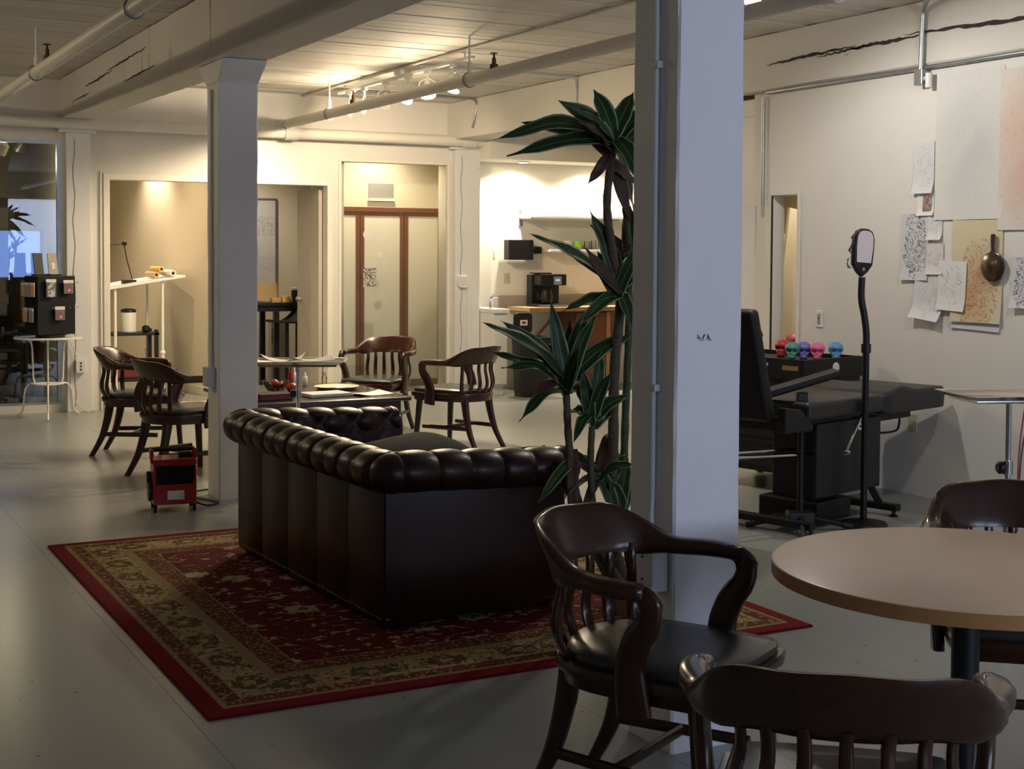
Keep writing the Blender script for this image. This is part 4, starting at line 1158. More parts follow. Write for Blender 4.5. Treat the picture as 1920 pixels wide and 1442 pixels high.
for i, (x, y, w_, h_, mm, lab) in enumerate([(5.0, 15.02, .10, .05, 'tan_card', 'small tan box on the bar table'), (5.12, 15.03, .09, .07, 'yellow_roll', 'small yellow box on the bar table'), (5.18, 15.08, .07, .04, 'laminate_tan', 'flat pale box on the bar table')]):
    tag(boxes('small_box', mm, [(-w_ / 2, w_ / 2, -.04, .04, 0, h_)], bevel=.003, loc=(x, y, .97)), lab, 'box', 'small boxes on the bar table')
# whiteboard
m, b, t = newmat('whiteboard_marks')
co = t.coord(); xx, yy_, zz = t.sep(co)
n = t.noise(t.mapping(co, (2.2, 1, 5.0)), 9, 3, .6)
ln = t.lt(t.math('ABSOLUTE', t.math('SUBTRACT', n, .5)), .012)
zone = t.math('MAXIMUM', t.between(zz, .62, .85), t.mul(t.between(zz, .18, .38), .6))
zone = t.mul(zone, t.gt(xx, -.25))
c = t.mix(t.mul(ln, zone), (.62, .62, .64), (.08, .08, .10))
t.put(b.inputs['Base Color'], c); b.inputs['Roughness'].default_value = .2
wb = thing('whiteboard', 'whiteboard with scribbled notes on the office back wall', 'whiteboard', (4.85, 16.39, 1.12))
boxes('board', 'whiteboard_marks', [(-.62, .60, -.012, -.002, .0, 1.05)], wb)
boxes('frame', 'galvanised', [(-.62, .62, -.02, -.001, 1.05, 1.07), (-.62, .62, -.02, -.001, -.02, 0), (.60, .62, -.02, -.001, 0, 1.05), (-.64, -.62, -.02, -.001, -.02, 1.07)], wb)
of = thing('recessed_downlight', 'recessed office downlight over the bar table', 'downlight', (4.75, 15.6, 2.9))
MB().lathe([(.05, -.008), (.065, -.006), (.065, -.001)], 20).build('ring', 'white_metal', of); MB().lathe([(.002, -.006), (.048, -.006), (.048, -.002)], 20).build('lens', 'lamp_glow_small', of)
light('down_beam', 'SPOT', (0, 0, -.03), 90, (1, .84, .62), of, (.1, .1, -1), .03, 130, .9)
hl = thing('recessed_downlight', 'recessed hall downlight behind the tall glass panel', 'downlight', (6.0, 14.2, 2.9))
MB().lathe([(.05, -.008), (.065, -.006), (.065, -.001)], 20).build('ring', 'white_metal', hl); MB().lathe([(.002, -.006), (.048, -.006), (.048, -.002)], 20).build('lens', 'lamp_glow_small', hl)
light('down_beam', 'SPOT', (0, 0, -.03), 85, (1, .78, .50), hl, (0, .1, -1), .03, 140, .9)
bf = thing('paper_bag', 'tall dark bag beside the office door', 'bag', (5.32, 15.9, 0))
boxes('bag', 'backsplash', [(-.1, .1, -.06, .06, 0, .72)], bf, bevel=.01)
MB().tube(smoothpath([(-.06, -.06, .7), (-.1, -.09, .55), (-.07, -.1, .3), (-.05, -.08, .05)], 5), .006, 6).build('hanging_cord', 'cord_black', bf)
# stickers and a grey panel added for a reflection in the glass
vn = thing('grey_reflection_panel', 'small grey panel above the closet doors, standing in for a reflection', 'window', (6.10, 14.615, 2.12))
boxes('pane', 'grey_plastic', [(-.14, .16, -.01, -.002, .03, .20)], vn); boxes('panel_ledge', 'white_metal', [(-.15, .17, -.03, -.002, .0, .03)], vn, bevel=.003)
m, b, t = newmat('sticker_print')
co = t.coord(); n = t.noise(co, 40, 3); ln = t.lt(t.math('ABSOLUTE', t.math('SUBTRACT', n, .5)), .05)
t.put(b.inputs['Base Color'], t.mix(ln, (.66, .64, .60), (.04, .035, .03)))
p = aty(693, 520, YB + .015)
tag(boxes('notice_sheet', 'sticker_print', [(-.075, .075, -.002, .001, -.10, .10)], loc=(p.x, YB + .015, p.z)), 'white notice with a black drawing stuck to the tall glass panel', 'notice')
for i, (px, py, r_) in enumerate([(690, 440, .055), (710, 447, .03), (712, 477, .035)]):
    p = aty(px, py, YB + .016)
    o = MB().cyl((0, 0, 0), (0, .002, 0), r_, n=18).build('round_sticker', 'paper', loc=(p.x, YB + .016, p.z)); tag(o, ['largest pale round decal on the tall glass panel', 'small pale decal right of the largest one', 'lowest small pale decal on the tall glass panel'][i], 'decal')
# thermostat on the pilaster
p = aty(868, 523, YB - .092)
th_ = thing('wall_sensor', 'white plastic wall sensor on the kitchen pilaster', 'sensor', (p.x - .02, YB - .091, p.z - .02))
boxes('body', 'white_plastic', [(-.055, .055, -.03, -.001, -.055, .055)], th_, bevel=.006); boxes('lower_lip', 'white_plastic', [(-.04, .05, -.034, -.001, -.075, -.055)], th_, bevel=.003)
tag(MB().tube([(6.70, YB - .094, .05), (6.70, YB - .094, 1.2)], .003, 6).build('wall_cable', 'cord_white'), 'thin cord running down the kitchen pilaster', 'cord')
# ================================================================== KITCHEN
KY = 13.9
sk = thing('sink_cabinet', 'white sink cabinet at the left of the kitchen', 'cabinet', (6.87, 13.28, 0))
boxes('body', 'white_plastic', [(0, .17, .02, .60, .10, .89)], sk); boxes('kick_board', 'white_plastic', [(0, .14, .05, .60, 0, .10)], sk)
boxes('cabinet_door', 'white_plastic', [(.005, .165, .0, .018, .12, .87)], sk, bevel=.003); boxes('counter_edge', 'white_plastic', [(-.005, .185, -.015, .61, .89, .935)], sk, bevel=.004)
fc = thing('tap', 'small chrome tap on the white sink counter', 'tap', (6.90, 13.42, .935))
MB().tube(smoothpath([(0, 0, 0), (0, 0, .1), (.02, 0, .13), (.08, 0, .125)], 4), .010, 8).build('spout', 'chrome', fc); MB().cyl((.0, 0, .12), (.05, .02, .155), .006, n=8).build('lever', 'chrome', fc)
kc = thing('counter_shelf', 'long tan counter on brackets along the kitchen wall', 'counter', (0, 0, 0))
boxes('counter_top', 'laminate_tan', [(7.35, 10.4, 13.36, 13.89, .895, .94)], kc, bevel=.004)
boxes('front_strip', 'table_edge', [(7.35, 10.4, 13.35, 13.36, .895, .938)], kc)
boxes('splash_board', 'backsplash', [(7.24, 10.4, 13.87, 13.899, .94, 1.06)], kc)
for x in (7.75, 9.6): MB().tube([(x, 13.45, .885), (x, 13.88, .6)], .018, 6).build('bracket', 'brown_frame', kc)
cbt = thing('wall_cabinet_base', 'reddish brown cabinet under the kitchen counter', 'cabinet', (7.98, 13.42, 0)); cbt.name = 'base_cabinet'
boxes('body', 'cabinet_red', [(.0, .55, .02, .46, .05, .89)], cbt); boxes('cabinet_door', 'cabinet_red', [(.01, .40, .0, .018, .06, .87)], cbt, bevel=.004); boxes('edge_strip', 'table_edge', [(.41, .46, .0, .018, .06, .87)], cbt); boxes('kick_board', 'black_plastic', [(0, .55, .05, .46, 0, .05)], cbt)
cm = thing('coffee_maker', 'black drip coffee maker on the kitchen counter', 'coffee maker', (7.70, 13.62, .94))
boxes('base_plate', 'black_plastic', [(-.17, .19, -.16, .14, 0, .035)], cm, bevel=.008); boxes('steel_strip', 'chrome', [(-.17, .19, -.163, -.158, .006, .028)], cm)
boxes('tower', 'black_plastic', [(-.17, .19, .02, .14, .035, .36)], cm, bevel=.008); boxes('brew_head', 'black_plastic', [(-.15, .19, -.15, .02, .24, .37)], cm, bevel=.012)
boxes('control_panel', 'grey_plastic', [(.02, .12, -.155, -.149, .25, .34)], cm); boxes('clock_display', 'screen_blue', [(.045, .095, -.158, -.155, .29, .31)], cm)
MB().lathe([(.055, .036), (.07, .05), (.075, .12), (.055, .18), (.05, .19)], 22, (-.03, -.07, 0)).build('carafe', 'black_metal', cm); MB().tube(smoothpath([(-.10, -.09, .17), (-.15, -.1, .15), (-.15, -.1, .09), (-.105, -.09, .07)], 4), .008, 6).build('carafe_handle', 'black_plastic', cm)
boxes('lid', 'black_plastic', [(-.19, .0, -.14, .03, .37, .385)], cm, bevel=.004)
sb = thing('trash_bin', 'tall black trash bin with open lid and sticker in the kitchen', 'bin', (7.22, 13.07, 0))
MB().loft([rrect_ring((0, 0, z), (1, 0, 0), (0, 1, 0), w_, d_, .35, 20) for z, w_, d_ in ((0, .155, .13), (.02, .16, .135), (.60, .185, .16), (.64, .19, .165), (.645, .17, .145), (.60, .165, .14))]).build('bin_body', 'black_plastic', sb)
q = MB(); q.loft([rrect_ring((-.02, .15 + e, .78), (1, 0, 0), (0, 0, 1), .115 - i, .115 - i, .35, 20) for e, i in ((0, .004), (.006, 0), (.02, 0), (.026, .01))]); q.build('open_lid', 'black_plastic', sb)
boxes('lid_sticker', 'paper', [(-.06, .03, .146, .149, .755, .815)], sb, bevel=.001); MB().sphere((-.015, .146, .785), .025, .002, .015, 12, 6).build('sticker_mark', 'dark_red', sb)
boxes('red_label', 'red_enamel', [(.02, .05, -.152, -.148, .38, .43)], sb); boxes('white_label', 'paper', [(.05, .09, -.152, -.148, .37, .42)], sb)
cx = thing('cardboard_box', 'brown cardboard box under the kitchen counter', 'box', (7.62, 13.45, 0))
boxes('box', 'tan_card', [(-.14, .16, 0, .3, 0, .34)], cx, bevel=.003)
for x0, x1, a in ((-.14, .01, .5), (.01, .16, -.5)):
    q = MB(); q.box(0, abs(x1 - x0), 0, .3, 0, .004, Matrix.Translation((x0 if a > 0 else x1, 0, .34)) @ Matrix.Rotation(-a - 1.2 if a > 0 else a + PI + 1.2, 4, 'Y')); q.build('flap', 'tan_card', cx, smooth=False)
for z, x0, lab in ((1.94, 7.50, 'upper long white wall shelf in the kitchen'), (1.555, 7.78, 'lower white wall shelf holding glasses in the kitchen')):
    s_ = thing('wall_shelf', lab, 'shelf', (0, 0, 0))
    boxes('shelf_board', 'white_plastic', [(x0, 9.6, 13.66, 13.89, z, z + .028)], s_, bevel=.003)
    for x in ((x0 + .02, 8.72, 9.5) if z > 1.8 else (8.72, 9.5)):
        boxes('bracket', 'galvanised', [(x - .012, x + .012, 13.62, 13.899, z - .012, z)], s_); boxes('bracket_plate', 'galvanised', [(x - .02, x + .02, 13.885, 13.899, z - .09, z + .09)], s_)
GL = [(7.98, .045, .08, 'white_plastic', 'stack of white tubs on the lower kitchen shelf'), (8.08, .05, .10, 'paper', 'white jar on the lower kitchen shelf'), (8.20, .055, .10, 'green_glass', 'bright green glass jar on the lower kitchen shelf'), (8.33, .035, .10, 'clear_glass', 'first clear drinking glass right of the green jar'), (8.42, .035, .11, 'clear_glass', 'second clear drinking glass right of the green jar'), (8.52, .035, .09, 'clear_plastic', 'frosted beaker on the lower kitchen shelf')]
for x, r_, h_, mm, lab in GL:
    o = MB().lathe([(r_ * .8, 0), (r_ * .95, .004), (r_, h_ * .6), (r_ * .9, h_), (r_ * .82, h_), (r_ * .85, h_ * .1), (.005, h_ * .08)], 18).build('shelf_jar', mm, loc=(x, 13.77, 1.5835)); tag(o, lab, 'jar')
sp_ = thing('wall_speaker', 'black box mounted on a wall arm beside the kitchen shelf', 'speaker', (7.44, 13.78, 1.575))
boxes('housing', 'black_plastic', [(-.16, .16, -.06, .06, -.11, .115)], sp_, bevel=.008); boxes('arm', 'black_metal', [(.16, .30, .02, .04, -.02, .01)], sp_); boxes('wall_plate', 'black_metal', [(.26, .32, .04, .119, -.04, .04)], sp_); MB().cyl((0, -.06, 0), (0, -.064, 0), .012, n=10).build('knob', 'black_metal', sp_)
for x, z, w_, h_, mm, lab in ((7.345, 1.255, .035, .06, 'cream_plate', 'beige switch plate beside the kitchen counter'), (7.19, 1.54, .012, .05, 'white_plastic', 'small white latch on the kitchen wall')):
    o = thing('switch_plate', lab, 'switch', (x, KY - .001, z)); boxes('plate', mm, [(-w_, w_, -.008, 0, -h_, h_)], o, bevel=.002); boxes('toggle', mm, [(-w_ * .3, w_ * .3, -.014, -.008, -h_ * .25, h_ * .25)], o, bevel=.001)
for x, lab in ((7.40, 'left recessed kitchen downlight in the soffit'), (8.42, 'recessed kitchen downlight hidden behind the plant leaves'), (9.5, 'recessed kitchen downlight behind the near column')):
    o = thing('recessed_downlight', lab, 'downlight', (x, 13.62, 2.559), group='kitchen soffit downlights')
    MB().lathe([(.05, -.012), (.075, -.010), (.078, -.001)], 22).build('ring', 'white_metal', o); MB().lathe([(.002, -.014), (.05, -.012), (.05, -.004)], 22).build('lens', 'lamp_glow', o)
    light('down_beam', 'SPOT', (0, 0, -.04), 165, (1, .87, .66), o, (0, .06, -1), .03, 150, .9)

# ================================================================== DRACAENA
m, b, t = newmat('leaf_green')
uv = t.node('ShaderNodeUVMap'); uv.uv_map = 'UVMap'
u_, v_, w_ = t.sep(uv.outputs[0])
e = t.math('ABSOLUTE', t.math('SUBTRACT', u_, .5))
nn = t.noise(t.mapping(uv.outputs[0], (30, 1.5, 1)), 3, 2)
c = t.mix(nn, (.011, .034, .010), (.020, .052, .015))
c = t.mix(t.between(e, .405, .47), c, (.26, .32, .16))
c = t.mix(t.lt(e, .022), c, (.12, .19, .07))
oi = t.node('ShaderNodeObjectInfo').outputs['Random']
c = t.mix(t.mul(t.gt(v_, t.math('MULTIPLY_ADD', oi, -.10, .99)), .95), c, (.075, .035, .015))
t.put(b.inputs['Base Color'], c); b.inputs['Roughness'].default_value = .42
b.inputs['Specular IOR Level'].default_value = .22
b.inputs['Subsurface Weight'].default_value = 0
mat('leaf_brown', (.06, .028, .013), .6, var=.3, scale=20)
mat('cane', (.10, .075, .045), .8, var=.45, scale=30, stretch=(1, 1, 3), bump=.6, bscale=40)
mat('cane_green', (.055, .075, .03), .7, var=.4, scale=30, stretch=(1, 1, 3), bump=.4, bscale=40)
pl = thing('dracaena_plant', 'tall potted dracaena with striped leaves between the sofa and near column', 'plant', (3.26, 4.985, RUGZ))
PL = pl.location
MB().lathe([(.12, 0), (.125, .005), (.15, .11), (.16, .115), (.16, .14), (.15, .14), (.14, .12), (.01, .12)], 32).build('pot', 'terracotta', pl)
MB().lathe([(.145, .115), (.10, .128), (.01, .135)], 24).build('soil_surface', 'soil', pl)
def cane(pts, r0, r1, mm='cane'):
    path = smoothpath(pts, 8); n = len(path)
    rs = [(r0 + (r1 - r0) * i / (n - 1)) * (1 + .07 * math.sin(i * 2.1)) for i in range(n)]
    MB().tube([p - PL for p in path], rs, 10).build('stem', mm, pl)
def leaf(base, tip, width, sag=.0, roll=0.0, brown=False, fold=.25):
    base = Vector(base); tip = Vector(tip); d_ = tip - base; L = d_.length
    n = 14; mid = (base + tip) / 2 + Vector((0, 0, L * .09 + sag))
    rows = []
    vd = (base - CAMPOS).normalized()
    side0 = d_.cross(Vector((0, 0, .55)) - vd * .8)
    if side0.length < .02: side0 = Vector((1, 0, 0))
    side0.normalize()
    q = Matrix.Rotation(roll, 3, d_.normalized()); side0 = q @ side0
    vs = []; fs = []; uvs = []
    ctrl = [base, base * .55 + mid * .45 + Vector((0, 0, L * .03)), mid, mid * .4 + tip * .6, tip]
    path = smoothpath(ctrl, 4)
    N = len(path)
    for i, p in enumerate(path):
        f = i / (N - 1)
        wv = width * 1.3 * (.42 + .58 * math.sin(PI * min(f * 1.05 + .10, 1) ** .9)) * (1 - sstep(.66, 1.0, f)) ** .8 + .0010
        a = path[max(i - 1, 0)]; c_ = path[min(i + 1, N - 1)]
        dr_ = (c_ - a).normalized(); nrm = side0.cross(dr_).normalized()
        wob = .004 * math.sin(f * 19 + width * 900)
        for k, sx in enumerate((-1, -.55, 0, .55, 1)):
            vs.append(p - PL + side0 * (sx * wv / 2) + nrm * (fold * abs(sx) * wv / 2 + wob * sx)); uvs.append(((sx + 1) / 2, f))
    for i in range(N - 1):
        for k in range(4): fs.append((i * 5 + k, i * 5 + k + 1, (i + 1) * 5 + k + 1, (i + 1) * 5 + k))
    me = bpy.data.meshes.new('leaf'); me.from_pydata([tuple(v) for v in vs], [], fs)
    ul = me.uv_layers.new(name='UVMap')
    for lp_ in me.loops: ul.data[lp_.index].uv = uvs[lp_.vertex_index]
    me.materials.append(M('leaf_brown' if brown else 'leaf_green'))
    me.polygons.foreach_set('use_smooth', [True] * len(me.polygons))
    o = bpy.data.objects.new('leaf', me); COL.objects.link(o); o.parent = pl
    s_ = o.modifiers.new('thickness', 'SOLIDIFY'); s_.thickness = .0012
YP = 5.0
def A(px, py, dy=0): return aty(px, py, YP + dy)
pot_top = PL + Vector((0, 0, .25))
cane([PL + Vector((-.03, .02, .10)), A(1150, 1000), A(1150, 860), A(1152, 700), A(1163, 560, .02), A(1148, 470, .02), A(1138, 380), A(1150, 275)], .026, .017)
cane([PL + Vector((.03, .05, .10)), A(1170, 950, .08), A(1172, 800, .08), A(1178, 640, .08), A(1180, 480, .1), A(1172, 390, .1)], .020, .014, 'cane_green')
cane([PL + Vector((-.09, 0, .10)), A(1105, 1010), A(1075, 900), A(1066, 820), A(1062, 740)], .019, .015)
cane([PL + Vector((-.06, -.05, .10)), A(1122, 1020, -.04), A(1108, 890, -.04), A(1110, 800, -.04)], .017, .014, 'cane_green')
rnd = random.Random(11)
def crown(bpx, bpy, lst, dy0=0):
    for k, (tx, ty, w_, dy, br) in enumerate(lst):
        bb = A(bpx + rnd.uniform(-4, 4), bpy + rnd.uniform(-16, 16), dy0)
        leaf(bb, A(tx, ty, dy0 + dy), w_, rnd.uniform(-.02, .02), rnd.uniform(-.35, .35), br)
crown(1152, 265, [(926, 262, .062, -.10, 0), (950, 293, .058, .05, 0), (976, 229, .060, .12, 0), (1046, 188, .060, .02, 0), (1082, 205, .035, -.12, 0), (1113, 168, .058, -.05, 0), (1188, 172, .066, .04, 0), (1200, 225, .05, .12, 0), (1240, 190, .058, -.03, 0), (1270, 250, .06, .1, 0), (1262, 330, .06, .2, 0), (1205, 350, .06, -.2, 0), (1190, 400, .055, .25, 0), (1100, 235, .04, .3, 0), (1030, 240, .05, .35, 0)])
crown(1146, 300, [(1028, 240, .04, .2, 1), (1102, 345, .035, .0, 1), (1085, 228, .045, -.15, 1), (1195, 345, .05, .05, 1), (1183, 420, .05, .08, 1)])
crown(1160, 545, [(994, 438, .060, -.08, 0), (1106, 395, .050, .05, 0), (1098, 465, .045, -.05, 1), (1060, 470, .04, .15, 1), (1195, 470, .05, .06, 0), (1230, 520, .05, .1, 0), (1120, 470, .05, .2, 0), (1085, 610, .045, -.2, 0), (1055, 583, .055, -.12, 0), (1185, 610, .05, -.1, 0), (1210, 440, .045, -.1, 0), (1152, 455, .045, .1, 0)], .01)
crown(1178, 470, [(1105, 420, .04, .2, 1), (1182, 385, .05, .1, 0), (1215, 400, .05, .1, 0), (1140, 520, .05, .15, 1)], .09)
crown(1062, 725, [(905, 604, .060, -.05, 0), (938, 600, .055, .08, 0), (912, 658, .042, .12, 0), (1032, 562, .055, .02, 0), (1068, 600, .046, .1, 0), (1104, 575, .05, .05, 0), (1117, 590, .045, -.08, 0), (974, 790, .050, -.1, 0), (1000, 742, .045, -.15, 1), (1190, 625, .060, .05, 0), (940, 690, .05, -.05, 0), (1020, 640, .05, .2, 0), (1085, 650, .05, -.2, 0)])
crown(1112, 790, [(1092, 690, .045, 0, 0), (1128, 655, .050, .05, 0), (1080, 720, .045, .1, 0), (1075, 830, .04, -.1, 0), (1160, 760, .045, .1, 0), (1145, 700, .045, -.1, 0), (1180, 740, .05, 0, 0), (1062, 770, .045, .1, 0)], -.04)
crown(1075, 850, [(1008, 945, .038, -.10, 0), (1072, 990, .04, -.12, 1), (1060, 935, .05, .05, 1)])
crown(1125, 900, [(1070, 838, .030, .1, 0), (1050, 850, .022, .15, 1), (1175, 850, .045, .0, 0), (1160, 800, .05, .1, 1), (1165, 1000, .05, -.05, 0), (1185, 920, .05, .05, 0), (1060, 930, .02, -.1, 1), (1190, 870, .045, -.1, 0), (1085, 1000, .03, -.1, 1), (1070, 860, .025, .0, 1)])
crown(1165, 960, [(1158, 845, .05, .05, 0), (1178, 860, .05, -.02, 0), (1195, 900, .045, .08, 0), (1140, 900, .045, -.05, 0), (1150, 1060, .045, -.1, 0), (1190, 1040, .045, -.1, 0)])
# ================================================================== RIGHT WALL: drawings
def sketchmat(name, base, ink, scale, width, rx, rz, tint=None, cx=0, cz=0, density=.5):
    m, b, t = newmat(name)
    co = t.coord(); xx, yy_, zz = t.sep(co)
    ds = t.noise(co, scale * .5, 2)
    n = t.noise(co, scale, 3, .62, 1.2)
    fr = t.math('FRACT', t.mul(n, 6.0))
    ln = t.lt(t.math('ABSOLUTE', t.math('SUBTRACT', fr, .5)), width)
    r2 = t.math('ADD', t.math('POWER', t.math('ABSOLUTE', t.math('DIVIDE', t.math('SUBTRACT', yy_, cx), rx)), 2.0), t.math('POWER', t.math('ABSOLUTE', t.math('DIVIDE', t.math('SUBTRACT', zz, cz), rz)), 2.0))
    rad = t.lt(t.math('ADD', r2, t.mul(t.math('SUBTRACT', ds, .5), 1.2)), 1.0)
    c = base
    if tint: c = t.mix(t.mul(t.math('SUBTRACT', 1.0, t.math('MINIMUM', r2, 1.0)), t.math('MULTIPLY_ADD', ds, 1.2, .1)), base, tint)
    c = t.mix(t.mul(t.mul(ln, rad), density), c, ink)
    t.put(b.inputs['Base Color'], c); b.inputs['Roughness'].default_value = .85
sketchmat('sketch_large', (.66, .66, .63), (.42, .42, .44), 7, .05, .3, .5, (.52, .52, .53), density=.25)
sketchmat('sketch_pink', (.66, .61, .55), (.5, .25, .2), 6, .05, .3, .5, (.62, .40, .32), density=.3)
sketchmat('sketch_yellow', (.62, .54, .37), (.25, .13, .07), 11, .10, .17, .30, (.55, .29, .15), cz=-.12, density=.8)
sketchmat('sketch_dense', (.58, .59, .62), (.05, .05, .06), 16, .16, .10, .22, density=.85)
sketchmat('sketch_light', (.66, .66, .68), (.30, .30, .34), 12, .07, .09, .15, density=.6)
sketchmat('sketch_outline', (.70, .70, .70), (.22, .22, .26), 9, .06, .09, .13, density=.7)
sketchmat('sketch_red', (.64, .62, .62), (.5, .16, .14), 8, .10, .06, .05, density=.6)
sketchmat('photo_print', (.22, .12, .08), (.5, .45, .4), 20, .2, .2, .2, density=.8)
WX = XR
def wallpaper(label, px0, py0, px1, py1, m, off=.003, rx=0.0, curl=.0, cat='drawing', name='pinned_drawing'):
    a = atx(px0, py0, WX); c_ = atx(px1, py1, WX)
    w_ = abs(a.y - c_.y); h_ = abs(a.z - c_.z); cy_ = (a.y + c_.y) / 2; cz_ = (a.z + c_.z) / 2
    q = MB(); nx_, nz_ = 5, 10; vs = []; fs = []
    for i in range(nx_ + 1):
        for j in range(nz_ + 1):
            u = -1 + 2 * i / nx_; v = -1 + 2 * j / nz_
            lift = curl * (max(0, -v - .3) ** 2 * 1.6 + .35 * max(0, u - .2) ** 2 + .25 * max(0, -u - .3) ** 2)
            vs.append((-lift, u * w_ / 2, v * h_ / 2))
    k = len(vs); vs += [(x + .0012, y, z) for x, y, z in vs]
    for i in range(nx_):
        for j in range(nz_):
            a_ = i * (nz_ + 1) + j; b_ = a_ + nz_ + 1
            fs += [(a_, a_ + 1, b_ + 1, b_), (a_ + k, b_ + k, b_ + 1 + k, a_ + 1 + k)]
    for j in range(nz_): fs += [(j, j + k, j + 1 + k, j + 1)]; e = nx_ * (nz_ + 1) + j; fs += [(e, e + 1, e + 1 + k, e + k)]
    for i in range(nx_):
        a_ = i * (nz_ + 1); fs += [(a_, a_ + nz_ + 1, a_ + nz_ + 1 + k, a_ + k)]; a_ += nz_; fs += [(a_, a_ + k, a_ + nz_ + 1 + k, a_ + nz_ + 1)]
    o = q.add(vs, fs).build(name, m, loc=(WX - off, cy_, cz_), rot=(rx, 0, 0), angle=60)
    return tag(o, label, cat, 'drawings pinned on the right wall')
wallpaper('large pale pencil drawing at the top of the right wall', 1758, 140, 1880, 410, 'sketch_large', .003, 0, .01)
wallpaper('tall pinkish drawing at the right edge of the wall', 1878, 130, 1990, 430, 'sketch_pink', .004, 0, .01)
wallpaper('narrow grey pencil sketch below the wall conduit', 1716, 268, 1752, 362, 'sketch_light', .003, 0, .03)
wallpaper('blank narrow sheet behind the small photo', 1722, 363, 1752, 404, 'paper', .003, 0, .02)
wallpaper('narrow white sketch right of the dense ink drawing', 1742, 398, 1768, 450, 'sketch_light', .004, 0, .03)
wallpaper('small colour photo pinned on the right wall', 1732, 367, 1748, 398, 'photo_print', .007, .06, .0, 'photo', 'pinned_photo')
wallpaper('dense dark ink drawing, leftmost of the lower sketches', 1693, 402, 1742, 526, 'sketch_dense', .005, 0, .02)
wallpaper('small red pencil sketch beside the dense ink drawing', 1740, 455, 1770, 515, 'sketch_red', .006, 0, .02)
wallpaper('large yellowed tracing with brown ink lines behind the hand mirror', 1789, 404, 1879, 608, 'sketch_yellow', .006, 0, .02)
wallpaper('grey sheet showing below the yellowed tracing', 1786, 560, 1876, 622, 'paper_grey', .0035, .03, .01)
wallpaper('curling white sheet with a small sketch, lowest on the wall', 1718, 512, 1770, 601, 'sketch_light', .009, .10, .05)
wallpaper('white outline sketch overlapping the yellowed tracing', 1763, 489, 1813, 584, 'sketch_outline', .013, .04, .02)
wallpaper('white sketch cut by the right edge of the picture', 1900, 482, 1960, 580, 'sketch_dense', .008, 0, .03)
# hand mirror
p = atx(1868, 500, WX)
hm = thing('hand_mirror', 'dark wooden hand mirror hanging on the yellowed tracing', 'mirror', (WX - .022, p.y, p.z))
q = MB(); rings = []
for e, sc in ((0, .95), (-.004, 1.0), (-.012, 1.0), (-.017, .93)): rings.append([(e, sc * .090 * math.cos(2 * PI * k / 32), sc * .090 * math.sin(2 * PI * k / 32)) for k in range(32)])
q.loft(rings); q.build('mirror_head', 'dark_wood_mirror', hm)
MB().loft([rrect_ring((-.008, 0, z), (1, 0, 0), (0, 1, 0), .007, w_, .7, 10) for z, w_ in ((.075, .022), (.10, .014), (.14, .017), (.18, .019), (.195, .013))]).build('mirror_handle', 'dark_wood_mirror', hm)
# outlets
def outlet(label, px, py, m, gfci=False):
    p = atx(px, py, WX); o = thing('wall_outlet', label, 'outlet', (WX - .001, p.y, p.z))
    boxes('plate', m, [(-.007, 0, -.036, .036, -.058, .058)], o, bevel=.002)
    for z in (-.022, .022): boxes('socket', 'grey_plastic' if gfci else m, [(-.010, -.007, -.016, .016, z - .014, z + .014)], o, bevel=.001)
    if gfci: boxes('reset_button', 'black_plastic', [(-.011, -.009, -.006, .006, -.005, .005)], o)
outlet('grey wall outlet above the black tool cart', 1537, 598, 'white_plastic', True)
outlet('yellowed wall outlet below the treatment bed end', 1712, 793, 'cream_plate')

# ================================================================== STORE ROOM seen through the narrow doorway
for i, (x, y, w_, lean, lab) in enumerate([(7.12, 8.70, .5, .10, 'white foam board leaning in the store room'), (7.20, 8.95, .45, .16, 'second white foam board leaning behind the first')]):
    q = MB(); q.box(-.25, .25, -.012, .012, 0, 1.9 - .2 * i, Matrix.Rotation(math.radians(8 + 3 * i), 4, 'Y')); o = q.build('foam_board', 'white_plastic', smooth=False, loc=(x, y, 0.0), rot=(0, 0, math.radians(8))); tag(o, lab, 'board', 'foam boards in the store room')
sl = thing('recessed_downlight', 'warm downlight in the store room', 'downlight', (7.25, 8.3, 2.75))
MB().lathe([(.05, -.012), (.065, -.010), (.068, -.001)], 20).build('ring', 'white_metal', sl); MB().lathe([(.002, -.014), (.05, -.012), (.05, -.004)], 20).build('lens', 'lamp_glow_small', sl)
light('down_beam', 'SPOT', (0, 0, -.04), 70, (1, .76, .45), sl, (0, 0, -1), .03, 130, .9)
# white sheets hanging at the wall end
for i, (px0, px1, py0, py1, off, lab) in enumerate([(1380, 1416, 388, 590, .03, 'white paper banner hanging at the wall end'), (1372, 1422, 425, 640, .012, 'second white paper banner behind the first one')]):
    a = atx(px0, py0, 6.56); c_ = atx(px1, py1, 6.56)
    o = sheet('paper_banner', lab, (6.572 - off, (a.y + c_.y) / 2, (a.z + c_.z) / 2), abs(a.y - c_.y), abs(a.z - c_.z), 0, curl=.012); o.rotation_euler = (PI / 2, 0, PI / 2)
    o['category'] = 'banner'
